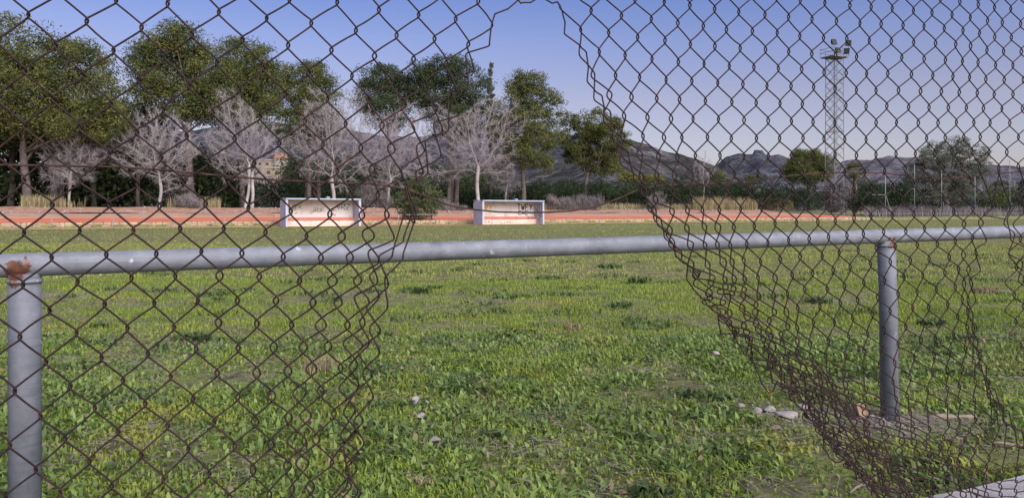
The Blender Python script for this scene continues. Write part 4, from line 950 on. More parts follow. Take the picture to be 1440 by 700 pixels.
RIGHT = parse("""0,0,788,9 1,1,816.7,42 2,0,831.2,15 3,1,856.2,46.3 2,2,842.7,73 4,0,874,22 5,1,896.8,52.5 4,2,879.3,78 3,3,865.6,106.5 5,-1,892.5,0 6,0,915.7,27
7,1,935,57 6,2,916.8,83 5,3,899.6,109 4,4,888,136.4,2.2 7,-1,934,3 8,0,953,33 8,2,954,87 7,3,936.4,112.5 6,4,923.6,138.6 5,5,910.4,165.6,2.4 4,6,904,191.7
9,-1,970,8 10,0,989,37 9,1,971,62.5 10,2,990,90 9,3,973,114 8,4,955.7,140 7,5,943.6,167,2.4 6,6,933.6,193.5,2.2 11,-1,1005,13 12,0,1021.6,42 11,1,1005,65.5
12,2,1025.4,93 11,3,1009.6,117 10,4,991.8,142 9,5,974.6,167 8,6,958.8,193.3 7,7,952.7,221,2.4 5,7,925.8,220,2.6 3,7,899.7,218,4 11,5,1010.3,167.5 10,6,995,193 12,4,1029,143.6
12,6,1028.6,194.8 11,7,1012.6,219 9,7,977.8,219 13,-1,1039,17 14,0,1058,44 15,-1,1076,21 16,0,1093,46.4 17,-1,1109,24 18,0,1125,51 19,-1,1142,27 20,0,1158,53.6
21,-1,1176.4,30 22,0,1191,54.6 23,-1,1209.3,33 24,0,1222.5,57 25,-1,1239,34 13,1,1040.7,68 15,1,1076.4,70 17,1,1109,73 19,1,1141.4,76 21,1,1175,78 23,1,1204.8,80
25,1,1235.8,80.5 14,2,1060,94.6 16,2,1094.6,96.4 18,2,1127.5,97.5 20,2,1158.6,102 22,2,1190,103 24,2,1218.8,103.8 26,2,1248.5,103.8 13,3,1044.6,118.6 15,3,1078.6,121
17,3,1112.5,121.4 19,3,1144,122.5 21,3,1174,125 23,3,1204,127 25,3,1232,127.5 14,4,1063.6,144.6 16,4,1097,145.7 18,4,1128.6,146.4 20,4,1159,147.5 22,4,1189.6,148.5
24,4,1218,150 26,4,1247,149.5 13,5,1046.4,169 15,5,1080.4,169.6 17,5,1113,170.7 19,5,1143.6,171.4 21,5,1174,172.5 23,5,1204,173 25,5,1232,172.7 14,6,1064,194.6
16,6,1096,194.6 18,6,1129,194.6 20,6,1158.6,195.7 22,6,1188,195.7 24,6,1218,196.4 26,6,1246,194.6 13,7,1046.4,219.6 15,7,1080.4,219.6 17,7,1113.6,217.6 19,7,1143.8,217
21,7,1174,217 23,7,1204.3,218.6 25,7,1232,217.3 12,8,1033,244.6 14,8,1066,243 16,8,1098.5,243 18,8,1128.5,242 20,8,1159,243 24,8,1216,243
22,-2,1195,8 24,-2,1225,10 26,-2,1254.6,12 28,-2,1284.6,15 30,-2,1310.7,18 32,-2,1339,21 34,-2,1364.6,25 36,-2,1389,29.6 38,-2,1409.6,32 40,-2,1435,34
27,-1,1270,36 29,-1,1299.6,37.5 31,-1,1328,40 33,-1,1354.6,43 35,-1,1377.5,47 37,-1,1399,52.5 39,-1,1422,52.5 26,0,1253.6,58 28,0,1285,59.6 30,0,1315.7,61
32,0,1344,62.5 34,0,1365,65 36,0,1388,70.7 38,0,1411.4,72.5 40,0,1436.4,72.5 27,1,1268,81.4 29,1,1299.6,83 31,1,1329.6,85 33,1,1353.6,86.4 35,1,1375.7,88 37,1,1400,92
39,1,1424.6,92 28,2,1281.8,104.6 30,2,1312,106.4 32,2,1340,108 34,2,1363.6,109 36,2,1386.4,111.4 38,2,1412,112.5 40,2,1439,112.5 27,3,1263.6,127.5 29,3,1294.6,128.6
31,3,1323.6,129 33,3,1349,130 35,3,1374,131 37,3,1398,133 39,3,1424.6,133 28,4,1278,150.7 30,4,1306.4,151.4 32,4,1333.6,151.8 34,4,1359,151.8 36,4,1383,152.5
38,4,1409,153 40,4,1437.5,153 27,5,1260.7,172.5 29,5,1291.4,173 31,5,1319,173 33,5,1345,172 35,5,1369.6,172.5 37,5,1392.5,173 39,5,1420,173 28,6,1275,194.6
30,6,1303,194.6 32,6,1329,194 34,6,1355,193 36,6,1378.6,193 38,6,1403.6,193 40,6,1432,193 27,7,1260,216.6 29,7,1287.3,216.5 31,7,1315,216 33,7,1339,212 35,7,1366.8,212
37,7,1391,214 39,7,1415.7,214 28,8,1273,237 30,8,1299,236 32,8,1326.8,236 34,8,1352.5,234 36,8,1378,234 38,8,1404.6,235.7 40,8,1432,234
4,8,923.7,246.6,2.5 6,8,948.6,246.6,3 8,8,969.7,245.7,5 10,8,1000,247.4 5,9,945,268,2.4 7,9,971,272 9,9,996.6,267 11,9,1023,265 3,9,922,281,3
4,10,945,297,3 6,10,966.8,296 8,10,988,296 10,10,1011.6,295 12,10,1041.4,293.7 14,10,1070.8,292.5 16,10,1101,289 18,10,1131,290 20,10,1162.5,289 22,10,1196,287
15,9,1086,267 17,9,1115,265 19,9,1146,264 21,9,1172.5,265 23,9,1201,265 25,9,1227,264 27,9,1256,262 13,9,1054,269
5,11,966,321 7,11,990.7,318.5,3 9,11,1009.7,320,4 11,11,1032,319.4,2.2 13,11,1060.8,317.7 15,11,1090,313.6 17,11,1120,312.5 19,11,1150,312 21,11,1175,310.7 23,11,1201,307
25,11,1225,303.6 27,11,1254.6,303 4,12,971,344,4 6,12,991.4,345,2.5 8,12,1008.9,344.5,2.5 10,12,1027,345 12,12,1050.5,342.6 14,12,1080,341.3 16,12,1109,337.5
18,12,1138,335.7 20,12,1165,333 22,12,1191,331 24,12,1214,328.6 26,12,1243,325.7 28,12,1274,325 30,12,1300,321 32,12,1329,320 34,12,1355.7,315,2.5 36,12,1380.4,313,2.2
5,13,994.6,372.6 7,13,1017,368,4.5 9,13,1029.6,368,2.6 11,13,1045.7,366 13,13,1069.4,367.7 15,13,1097.5,364 17,13,1125,360.7 19,13,1156.4,359.6 21,13,1180,355
23,13,1207,352 25,13,1232,348 27,13,1258.6,346 29,13,1290,344 31,13,1318,343 33,13,1343.3,338.5 35,13,1368,334 4,14,1002,391 6,14,1020,393 8,14,1033,393 10,14,1048,393
12,14,1066,390.3 14,14,1090,391,3 16,14,1114,386 18,14,1143,384 20,14,1172,379.6 22,14,1195.7,375.7 24,14,1224,371 26,14,1252,368 28,14,1280,366 30,14,1306.4,363.6
32,14,1335,361 34,14,1355,358,2.6 36,14,1372.6,359 11,15,1067,416,2.5 13,15,1088,416,2.6 15,15,1107.5,413 17,15,1131.5,406.5 19,15,1163.5,406 21,15,1187.5,402.5
23,15,1215,397.5 25,15,1243.6,394 27,15,1271,388.6 29,15,1297.5,387 31,15,1329,383 33,15,1348,378 35,15,1362,378.6,2.5 12,16,1089,438.6,3 14,16,1106,438.6,3 16,16,1122,433
18,16,1153,430 20,16,1181.8,426 22,16,1206,422 24,16,1234.5,418 26,16,1263,413 28,16,1290,411 30,16,1316.5,406.5 32,16,1343,403 34,16,1355.7,398,2.4 36,16,1366,399.5,2
13,17,1108,459,3 17,17,1144,453 19,17,1173.4,453 21,17,1198.6,447 23,17,1226.6,441 25,17,1252,437 27,17,1283.7,433 29,17,1306,432 31,17,1333,428 33,17,1353,421 35,17,1361.4,421
16,18,1139,483 18,18,1165,480 20,18,1193.7,473 22,18,1220,468.6 24,18,1243.4,463 26,18,1274,459 28,18,1298.6,454 30,18,1323,452 32,18,1346.6,445.7 34,18,1361,437 36,18,1367,443
17,19,1161,500 19,19,1189.4,500 21,19,1215,493 23,19,1240,488.6 25,19,1263,483.5 27,19,1295.7,478.6 29,19,1315.5,475.7 31,19,1341.3,470 33,19,1360,460 35,19,1369,462
18,20,1186.6,524 20,20,1213.7,518.6 22,20,1236.6,514 24,20,1258,510 26,20,1285.7,501 28,20,1313.7,498.6 30,20,1334.7,495 32,20,1358,489.5 34,20,1367,477 36,20,1374,482
19,21,1217.7,547 21,21,1237,540 23,21,1255.7,536.5 25,21,1279.7,530 27,21,1311.4,523 29,21,1332.8,519 31,21,1353.8,515.7 33,21,1370,508 20,22,1241.4,564 22,22,1260.3,560
24,22,1275.5,556 26,22,1304,548.6 28,22,1332,545.5 30,22,1349,542 32,22,1371.4,535.7 34,22,1379,515 36,22,1386,516 23,23,1280,580 25,23,1303,573 27,23,1331,568.6 29,23,1348.6,562
31,23,1370,561 33,23,1391,556 35,23,1388,540 24,24,1307,603 26,24,1334,596 28,24,1348.6,591 30,24,1372,590 32,24,1396,592 34,24,1400,565 36,24,1399,550 26,26,1337,621 28,26,1357,617
30,26,1375,618 32,26,1397,627 34,26,1414,595 36,26,1418,580 28,28,1367,650 32,28,1411,660 34,28,1432,626 36,28,1436,608 26,30,1366,681 36,30,1458,630 36,34,1500,672 28,32,1410,705
0,2,819.5,75,5 0,4,841,137,5.5 1,3,834,106,2.5 2,4,857,134,3.5 3,5,877.5,163,2.2 1,5,854.5,160,4.5 0,6,867.5,195,5 2,6,875.5,192,2.5 1,7,879,217,5 2,8,902,249 0,8,895,250,4 1,9,905,268 2,10,919,296 0,10,914,293
3,11,941,324 2,12,945,342 0,12,938,331,4 1,13,955,356 3,13,972,371 0,14,962,365,4 2,14,978,388 0,16,979,398,4 2,16,997,412 4,16,1014,410 6,16,1030,413 8,16,1046,414 0,18,992,424,4 4,18,1026,440 8,18,1063,455 12,18,1098,470
0,20,1014,447,4 4,20,1050,466 8,20,1087,487 12,20,1125,503 16,20,1165,520 0,22,1035,476,4 4,22,1076,498 8,22,1112,517 12,22,1150,535 16,22,1190,552 0,24,1060,505,4 4,24,1100,525 8,24,1137,545 12,24,1175,562 16,24,1218,580 20,24,1262,588
0,26,1090,534,4 4,26,1125,555 8,26,1161,573 12,26,1200,593 16,26,1242,606 20,26,1285,612 0,28,1113,556 4,28,1149,583 8,28,1184,602 12,28,1226,622 16,28,1265,634 20,28,1310,640
0,30,1136,583 4,30,1169,612 8,30,1207,632 12,30,1248,652 16,30,1287,664 20,30,1332,667 0,32,1156,607 4,32,1190,641 8,32,1230,662 12,32,1268,682 16,32,1309,694 20,32,1354,695
0,34,1175,632 4,34,1208,668 8,34,1248,690 12,34,1290,708 0,36,1200,656 4,36,1228,695 8,36,1268,716 0,38,1224,682 4,38,1250,722 0,40,1246,708 8,40,1310,762 20,40,1450,790 36,40,1560,740""")
WR = .0022                                   # wire radius
fence = empty("chain_link_fence", (0, FZ0, 0))
tag(fence, "rusty chain link mesh fence torn open in the middle, close in front of the railing", "fence")
FO = Vector(fence.location)
def ripple(px, py):
    """slack of the torn mesh out of its plane (metres), growing towards the tear"""
    e = 0.
    dl = abs(px - 545) ; dr = abs(px - (800 + max(0, py-120)*.85))
    e += -.05 * math.exp(-(dl/70)**2) * (py > 100) * min(1, (py-100)/200)
    e += -.07 * math.exp(-(dr/90)**2) * min(1, max(0, py-40)/200)
    return e + .012*math.sin(px*.013+py*.009)
def on_fence(px, py, off=0.):
    u = (px - CX)/F; Z = FZ0/(1 - FSL*u) + ripple(px, py); Z = Z*(1) + off
    return P(px, py, Z)
def strand(bends, name="wire", wv=2.6, zmin=.12, parent=fence, mat=None, rad=WR, jit=.35):
    """bends: list of (x, y, dirsign, half): dirsign +1 right bend, -1 left bend; half = half height of the turn in px"""
    ctrl = []
    for i, (x, y, d, hv) in enumerate(bends):
        ctrl.append((x + rnd.gauss(0, jit*.5), y - hv, i)); ctrl.append((x + rnd.gauss(0, jit*.5), y + hv, i))
    pts = []
    n = len(ctrl)
    for i, (x, y, b) in enumerate(ctrl):
        p = np.array((x, y))
        if i == 0 or i == n-1: pts.append((p, 0)); continue
        a = np.array(ctrl[i-1][:2]); c = np.array(ctrl[i+1][:2])
        la = np.linalg.norm(a-p); lc = np.linalg.norm(c-p); r = 4.5
        A = p + (a-p)*min(.48, r/max(la,1e-6)); C = p + (c-p)*min(.48, r/max(lc,1e-6))
        for q in (0, .33, .67, 1): pts.append((A*(1-q)**2 + p*2*q*(1-q) + C*q*q, 0))
    # slight bow of the long legs
    out = []
    for i, (p, _) in enumerate(pts):
        out.append(p)
        if i+1 < len(pts):
            q = pts[i+1][0]; L = np.linalg.norm(q-p)
            if L > 14:
                nrm = np.array((-(q-p)[1], (q-p)[0]))/L; bow = rnd.gauss(0, .012)*L
                for f in (.33, .67): out.append(p + (q-p)*f + nrm*bow)
    W = []
    for i, p in enumerate(out):
        dx = out[min(i+2, len(out)-1)][0] - out[max(i-2, 0)][0]
        off = -.0026*math.tanh(dx/4.0)           # down-right legs lie in front, down-left legs behind
        v = on_fence(p[0], p[1], off)
        if v.z < zmin and len(W) > 3: break
        if v.z < zmin: continue
        W.append(v - FO)
    if len(W) < 4: return None
    return MB().tube(W, rad, 5).build(name, mat or M['wire'], parent, True)

def mesh_part(nodes, c0, c1, k0, k1, default_e, skip=()):
    keys = list(nodes); tps = TPS(keys, [nodes[k][:2] for k in keys], 0.0)
    need = [(c, k) for c in range(c0, c1+2) for k in range(k0, k1+1) if (c+k) % 2 == 0 and (c, k) not in nodes]
    got = dict(zip(need, tps(need)))
    def nd(c, k):
        if (c, k) in nodes: x, y, e = nodes[(c, k)]
        else: x, y = got[(c, k)]; e = None
        if e is None: e = default_e(c, k)
        return x, y, e
    for s in range(c0, c1+1):
        if s in skip: continue
        lo, hi = k0, k1
        b = []
        for k in range(lo, hi+1):
            if (s+k) % 2 == 0: x, y, e = nd(s, k); b.append((x-e, y, -1, 2.4 + .5*min(e, 5)*.5))
            else: x, y, e = nd(s+1, k); b.append((x+e, y, 1, 2.4 + .5*min(e, 5)*.5))
        yield s, b, nd
# left piece: strands -5..15 from traced nodes; 16..20 traced one by one
def eL(c, k): return 1.7 + (0.8 if c > 8 and k > 8 else 0) + rnd.uniform(-.2, .4)
nodesL = dict(LEFT)
left_b = {}
for s, b, nd in mesh_part(nodesL, -7, 15, -9, 32, eL):
    left_b[s] = b; strand(b)
topL = TPS(list(nodesL), [nodesL[k][:2] for k in nodesL])
def head(s, k_to):
    b = []
    for k in range(-9, k_to+1):
        if (s+k) % 2 == 0: x, y = nodesL[(s,k)][:2] if (s,k) in nodesL else topL([(s, k)])[0]; b.append((x-1.8, y, -1, 2.8))
        else: x, y = nodesL[(s+1,k)][:2] if (s+1,k) in nodesL else topL([(s+1, k)])[0]; b.append((x+1.8, y, 1, 2.8))
    return b
def trace(s, k_to, pts):
    b = head(s, k_to) if k_to is not None else []
    for i, p in enumerate(pts):
        x, y = p[:2]; xp = pts[i-1][0] if i else x; xn = pts[i+1][0] if i+1 < len(pts) else x
        b.append((x, y, 1 if x > (xp+xn)/2 else -1, p[2] if len(p) > 2 else 3.0))
    # tail hangs down to the kerb
    x, y = pts[-1][:2]; sg = -1; rs = random.Random(s)
    while y < 985:
        y += rs.uniform(30, 38); x += sg*rs.uniform(16, 24) - 3.5; sg = -sg; b.append((x, y, sg, 3))
    strand(b)
trace(16, 1, [(563,147,4),(583,183),(545.5,208,4),(566,246),(529,274,4),(547,303),(510,329,5),(533,366,4),(497.5,394,4),(519,424),(485,457,3),(510,486),(476,517,3),(503,546),(467,580.6),(494,611),(465,650),(494,682)])
trace(17, 0, [(596,118),(614,156,4),(579.4,175),(597,212),(564,240,4),(576,270,5),(541,300,4),(554,334),(518,356,4),(531,395,4),(498.6,419),(513,454,4),(483,482),(502.6,512,4),(477,546),(500,575),(479,612),(503.7,636),(486,662),(507,692)])
trace(18, -1, [(625.8,89),(642.6,129),(608,144,4),(622,183),(586,208,5),(595,243),(571,262),(583,312),(567,302),(551.7,358),(520,388),(533,416),(506,452.6),(519.7,481),(491.5,515),(504.6,540),(483.5,580),(501,606),(478.6,627),(502,658),(488,681)])
trace(19, -2, [(657,63),(665.7,97),(632,117,4),(645,159,4),(610,176,4),(620,219),(585,245,4),(594,268),(578,302),(567.7,337),(533,362),(545.7,399,4),(515.7,433),(535,465),(504,495),(523,527),(491,560),(510,591),(483,625),(490,668)])
trace(20, None, [(789,12,0),(784,3,0),(777,5,0),(768,0,0),(757,-3,0),(746,4,0),(733,5,1),(728,0,1),(714,13,0),(696,20,0),(692,32,0),(690,42,0),(688,63,2),(655.4,78,3),(658.5,118,3),(630,138,3),(631,180,4),(598,201,4),(602,241,4),(574,264),(585,300),(566.6,361,4),(541,394,5),(545,430,4),(519.7,463,4),(534,495,3),(510.5,525,4),(525,557,3),(498,593,4),(511.5,623),(487,655),(503,690)])
# strands above the tear that still join both halves (above the picture)
for s, x0 in ((21, 712), (22, 742), (23, 768)):
    b = []; y = -330; sg = -1
    while y < -14 - (s == 22)*12: b.append((x0 + sg*14, y, sg, 3)); y += 36; sg = -sg
    strand(b)
# right piece
def eR(c, k):
    loose = max(0, min(1, (k*1.0 - c*.9 - 2)/8))
    return 1.5 + 2.6*loose*rnd.uniform(.4, 1.4) + rnd.uniform(-.2, .3)
rj = random.Random(5)
nodesR = {}
for k_, v in RIGHT.items(): nodesR[k_] = v
def jitter_nodes(c0, c1, k0, k1):
    keys = list(nodesR); tps = TPS(keys, [nodesR[k][:2] for k in keys])
    need = [(c, k) for c in range(c0, c1) for k in range(k0, k1) if (c+k) % 2 == 0 and (c, k) not in RIGHT]
    for (c, k), (x, y) in zip(need, tps(need)):
        m = max(0, min(1, (k - .75*c - 6)/10)); nodesR[(c, k)] = (x + rj.gauss(0, 4.2*m), y + rj.gauss(0, 4.5*m), None)
jitter_nodes(0, 24, 10, 44)
right_b = {}
for s, b, nd in mesh_part(nodesR, 0, 50, -9, 44, eR):
    if s >= 36:                         # below the small rip these strands are drawn by hand
        kmax = 9 if s <= 37 else 10
        if s <= 39: b = b[:kmax + 10]
        else:
            b = [(x + max(0, (y-250))*.06*1.0, y, d, h) for x, y, d, h in b]
    if s == 0:
        b = b[9:]
    right_b[s] = b
tails = {36: [(1396,291,2),(1376,313,3),(1387,338,3),(1371,353,3),(1378.6,380,3),(1363,394),(1372,422,3),(1360,440),(1374,462),(1363,478),(1380,500),(1371,520),(1392,536),(1388,556),(1412,572),(1410,590),(1440,610),(1440,630),(1470,655),(1480,680)],
         37: [(1396,290,2),(1384,301,2),(1389,304,0),(1414,308,0)],
         38: [(1421,291,3),(1412,314,3),(1427,330,3),(1419,356,2),(1438.6,370,3),(1432,394,2),(1452,414),(1446,438),(1470,460),(1466,485),(1490,510),(1486,540),(1510,570)],
         39: [(1441,262),(1416,309,2),(1421,334,4),(1444,352),(1430,372),(1454,392),(1448,420),(1475,445),(1470,470),(1500,500)]}
for s, b in right_b.items():
    if s in tails:
        t_ = [(p[0], p[1], 1, p[2] if len(p) > 2 else 3) for p in tails[s]]
        lastk = {36: 9+9, 37: 9+9, 38: 9+9, 39: 9+9}[s]
        b = b[:lastk] + t_
    strand(b)
# loose outermost strands at the tear on the right
def loose(pts, **k):
    strand([(p[0], p[1], 1, p[2] if len(p) > 2 else 1.5) for p in pts], **k)
loose([(788,9,1),(791,18,1),(794.5,32,1),(793.5,47,1),(817,66,1),(825,75,2),(827.4,96,2),(825.4,113.5,2),(837,128,1),(847,137,2),(849.5,150,1),(848.6,169,2),(861,183,1),(873.4,193,2),(873,210,1),(872.3,229,2),(892,245,1),(900,250,1),(906,268,1),(909,284,1),(920,300,1),(919,306,2),(925,316,2),(936,322,1),(937,330,2),(947,345,2),(950,360,1),(955,364),(966,371),(967,378),(965.7,391,2),(975,406,1),(986,418,1),(991,421),(994,428),(1003,436),(1010,440),(1010,448),(1013.7,469,.5),(1030,469,.5),(1051,470,.5),(1058,476),(1057,490),(1055,506,.5),(1075,505.5,.5),(1096,507,.5),(1099,520,1),(1098.5,544,.5),(1120,544.5,.5),(1146,546,.5),(1152,562,1),(1158,590,2),(1158,629,1),(1165,640),(1174,649,.5),(1180,650,.5),(1186,646,.5),(1191,628)])
loose([(1013,445),(1022,455),(1034,474),(1046,497),(1058,503),(1070,535),(1076,546,.5),(1081.5,552.5,.5),(1086,551,.5),(1091,540,.5),(1094,536),(1103,541),(1113,552),(1118,566),(1131,578),(1140,590),(1154,599),(1156,612),(1166,622),(1176,626),(1188,636),(1199,647),(1204,660),(1212,668),(1220,674),(1225,684),(1232,694),(1240,702)])
loose([(1098,538),(1112,545),(1122,549),(1128,565),(1139,571),(1143,590),(1159,600),(1164,618),(1176,628),(1176,640),(1190,650),(1203,655),(1208,670),(1222,678),(1236,682),(1245,692),(1258,700)])
for q in range(9):
    pts = []; x, y = 1096 + q*7 + rj.uniform(-6, 6), 520 + rj.uniform(-26, 14)
    while y < 720:
        pts.append((x, y, rj.uniform(.5, 2))); x += rj.uniform(9, 26) if len(pts) % 2 else rj.uniform(1, 12); y += rj.uniform(8, 20) if len(pts) % 2 else rj.uniform(14, 24)
    loose(pts)
tag(MB().tube([on_fence(x, y)-FO for x, y in ((1079,548),(1081.5,553),(1084.5,553.5),(1087,550.5))], WR*1.12, 6).build("rusted_tip", M['tip'], fence, True))
MB().tube([on_fence(x, y)-FO for x, y in ((1175,649.5),(1178,651.5),(1182,650.5))], WR*1.12, 6).build("rusted_tip", M['tip'], fence, True)
# tension wire, slack across the tear
tw = [(-260,228),(-100,230),(0,232),(100,233.5),(170,235),(240,240),(330,249),(400,254),(470,257),(530,259),(565,265),(600,276),(630,288),(660,294),(700,298),(750,299),(800,297),(840,290),(870,279),(895,268),(920,262),(950,260),(1000,259),(1050,256),(1090,250),(1130,245),(1190,242.5),(1240,243.5),(1290,248),(1320,251.5),(1360,249),(1400,244),(1440,241),(1560,236),(1700,232)]
TW = []
for i in range(len(tw)-1):
    for f in (0, .25, .5, .75):
        TW.append(on_fence(tw[i][0]*(1-f)+tw[i+1][0]*f, tw[i][1]*(1-f)+tw[i+1][1]*f, .008) - FO)
MB().tube(TW, .0023, 6).build("tension_wire", M['tension'], fence, True)
# end posts of this fence bay, outside the picture
for q in (-1.75, 4.6):
    p = Vector((0, FZ0, 0)) + FD*q + FN*.03
    MB().tube([p - FO + Vector((0,0,.1)), p - FO + Vector((0,0,2.3))], .025, 12).build("fence_post", M['galvfar'], fence, True)

# ------------------------------------------------------------------ grass field
STONES = [(585,568,13),(599,564,10),(591,585,14),(405,590,11),(1006,500,13),(1041,568,12),(1064,577,16),(1082,575,18),(1107,584,30),(1128,572,18),(612,618,16),(548,632,12),(1090,599,14),(875,690,14),(1212,586,26)]
def clear_of_stones(X, Y):
    k = np.ones(len(X), bool)
    for px, py, w_ in STONES:
        z = EYE*F/(py-HZ); x = (px-CX)/F*z; r = w_/F*z*.62; k &= ((X-x)/r)**2 + ((Y-z+r*1.1)/(r*2.4))**2 > 1
    return k
def ground_z(x, y): return bumps(x, y) - .02
def scatter(n, z0, z1, power=1.0, seed=0, margin=1.12):
    g = np.random.default_rng(seed); Z = np.sqrt(g.uniform(z0**2, z1**2, n)) if power == 1 else z0*(z1/z0)**g.random(n)
    u = g.uniform(-.70*margin, .70*margin, n); X = u*Z
    return X, Z, g
def patch(x, y): return fbm(x, y, 2.2, 77, 4)*.5 + fbm(x, y, .42, 78, 3)*.5
def grass(name, n, z0, z1, H, W, mat, seed, two=True, thr=.36, bend=.55, power=1):
    X, Y, g = scatter(n, z0, z1, power, seed); p = patch(X, Y); T = X*DT[0] + Y*DT[1]
    k = (p + g.normal(0, .085, n) > thr) & (T < 65.5)
    # worn soil round the right post
    k &= (np.hypot((X-2.28)/.42, (Y-4.35)/.3) + g.normal(0, .25, n) > 1.0)
    k &= (-(X)*math.sin(FA) + (Y-FZ0)*math.cos(FA) > .24) & clear_of_stones(X, Y)
    X, Y, p = X[k], Y[k], p[k]
    pts = np.stack([X, Y, ground_z(X, Y)*np.where(X*DT[0]+Y*DT[1] < 65, 1, 1)], 1)
    hh = H*(.35 + 1.6*np.clip(p-.3, 0, .5))*(.6 + .9*vnoise(X, Y, .35, seed))
    return tag(blades(name, pts, hh, W, mat, bend, seed, two=two), kind='stuff')
grass("grass", 135000, 2.3, 7.0, .062, .0072, M['grass'], 201, thr=.42, bend=.8)
grass("grass", 56000, 2.3, 7.5, .078, .021, M['coolgrass'], 206, bend=.95, thr=.45)
grass("grass", 150000, 7.0, 14, .06, .012, M['grass'], 202, two=False)
grass("grass", 105000, 14, 30, .075, .02, M['fargrass'], 203, two=False)
grass("grass", 70000, 30, 95, .08, .045, M['fargrass'], 204, two=False, thr=.40)
# dead stalks lying flat
def stalks(n, z0, z1, L, r, seed):
    X, Y, g = scatter(n, z0, z1, 1, seed); k = patch(X, Y) < .50; X, Y = X[k], Y[k]
    m = (np.hypot((X-2.35)/.8, (Y-4.4)/.4) < 1.0); n2 = 500
    X = np.concatenate([X, 2.45 + g.normal(0, .38, n2)]); Y = np.concatenate([Y, 4.38 + g.normal(0, .16, n2)])
    n = len(X); az = g.uniform(0, 6.283, n); l = L*g.uniform(.4, 1.5, n); d = np.stack([np.cos(az), np.sin(az), g.normal(.05, .15, n)], 1)
    c = np.stack([X, Y, ground_z(X, Y) + .012 + g.random(n)*.02], 1); s_ = np.stack([-d[:,1], d[:,0], np.zeros(n)], 1)*r*g.uniform(.5, 1.4, (n,1)); z = np.array([0, 0, r])
    V = np.stack([c - d*l[:,None]/2 - s_, c - d*l[:,None]/2 + s_, c + d*l[:,None]/2 + s_*.5, c + d*l[:,None]/2 - s_*.5, c + z*1.6], 1).reshape(-1, 3)
    b = np.arange(n)*5; fi = np.stack([b, b+1, b+4, b+1, b+2, b+4, b+2, b+3, b+4, b+3, b, b+4], 1).ravel()
    tag(link("dead_stalks", np_mesh("dead_stalks", V, fi, 3), None, M['deadtwig']), kind='stuff')
stalks(32000, 2.4, 12, .10, .0017, 210)
def ground_cover():
    n = 90000; X, Y, g = scatter(n, 2.3, 10, 1, 333); k = (patch(X, Y) + g.normal(0, .1, n) > .30) & (-(X)*math.sin(FA) + (Y-FZ0)*math.cos(FA) > .24) & (np.hypot((X-2.28)/.42, (Y-4.35)/.3) > 1.0)
    X, Y = X[k], Y[k]; C = np.stack([X, Y, ground_z(X, Y) + .006 + g.random(len(X))*.022], 1); n = len(C)
    az = g.uniform(0, 6.283, n); L = g.uniform(.010, .030, n)[:, None]; d = np.stack([np.cos(az), np.sin(az), g.normal(.15, .3, n)], 1); s_ = np.stack([-np.sin(az), np.cos(az), g.normal(0, .3, n)], 1)
    V = np.stack([C - d*L*.5, C + s_*L*.3, C + d*L*.5, C - s_*L*.3], 1).reshape(-1, 3)
    tag(link("ground_cover", np_mesh("ground_cover", V, np.arange(4*n), 4), None, M['grass']), kind='stuff')
ground_cover()

def weeds():
    g = np.random.default_rng(77); pts = []
    for _ in range(150):
        Z = 3.2*(30/3.2)**g.random(); u = g.uniform(-.75, .75); r = g.uniform(.06, .22)*(.6 + Z/14); n = int(26*(.6 + r*5)); a = g.uniform(0, 6.283, n); q = np.sqrt(g.random(n))*r
        x = u*Z + np.cos(a)*q*1.5; y = Z + np.sin(a)*q; pts.append(np.stack([x, y, ground_z(x, y)], 1))
    pts = np.concatenate(pts); k = (-(pts[:,0])*math.sin(FA) + (pts[:,1]-FZ0)*math.cos(FA) > .3) & clear_of_stones(pts[:,0], pts[:,1]) & (np.hypot((pts[:,0]-2.28)/.42, (pts[:,1]-4.35)/.3) > 1)
    tag(blades("weeds", pts[k], .085, .026, M['weed'], .9, 78), kind='stuff')
weeds()
def ground_pt(px, py):
    Z = EYE*F/(py-HZ); p = P(px, py, Z); p.z = float(ground_z(np.array(p.x), np.array(p.y))); return p
# broad leaved weeds and tufts one can tell apart
def weed(px, py, wpx, label, mat='weed', H=.10, n=60, name="weed_clump", cat="weed", group="low weed clumps on the field", W=.02, bend=.8):
    p = ground_pt(px, py); r = wpx/2/F*p.y; g = np.random.default_rng(int(px*3+py))
    a = g.uniform(0, 6.283, n); q = np.sqrt(g.random(n))*r; pts = np.stack([np.cos(a)*q, np.sin(a)*q*.9, np.zeros(n)], 1)
    o = blades(name, pts, np.full(n, H), W, M[mat], bend, int(px)); o.location = p; tag(o, label, cat, group)
weed(585, 412, 46, "dark green weed clump in the opening, left of centre just past the railing", n=150, H=.13, W=.03)
weed(712, 420, 34, "dark low weed clump near the middle of the opening", n=110, H=.11, W=.03)
weed(857, 375, 36, "small dark weed clump close behind the railing left of the torn edge", n=120, H=.13, W=.04)
weed(898, 396, 32, "bright spiky weed clump behind the railing left of the torn edge", n=110, H=.15, W=.03)
weed(872, 432, 36, "low spreading weed clump below the bright spiky one", n=110, H=.10, W=.03)
weed(775, 390, 46, "flat dark weed patch under the middle of the railing", n=120, H=.08, W=.035)
weed(275, 475, 50, "dark weed clump behind the left mesh", n=130, H=.11, W=.025)
weed(300, 415, 46, "dark weed patch behind the left mesh under the railing", n=120, H=.09, W=.03)
weed(1150, 425, 44, "dark weed clump behind the right mesh left of the right post", n=120, H=.12, W=.025)
weed(1310, 455, 40, "dark weed patch right of the right post", n=110, H=.10, W=.025)
weed(1387, 410, 36, "brown tussock right of the narrow rip in the mesh", 'straw', .13, 200, "dry_tussock", "grass tuft", "dry tussocks on the field", .01, .6)
weed(450, 525, 54, "pale dry grass tuft behind the loose left mesh", 'straw', .17, 200, "dry_tussock", "grass tuft", "dry tussocks on the field", .006, .5)
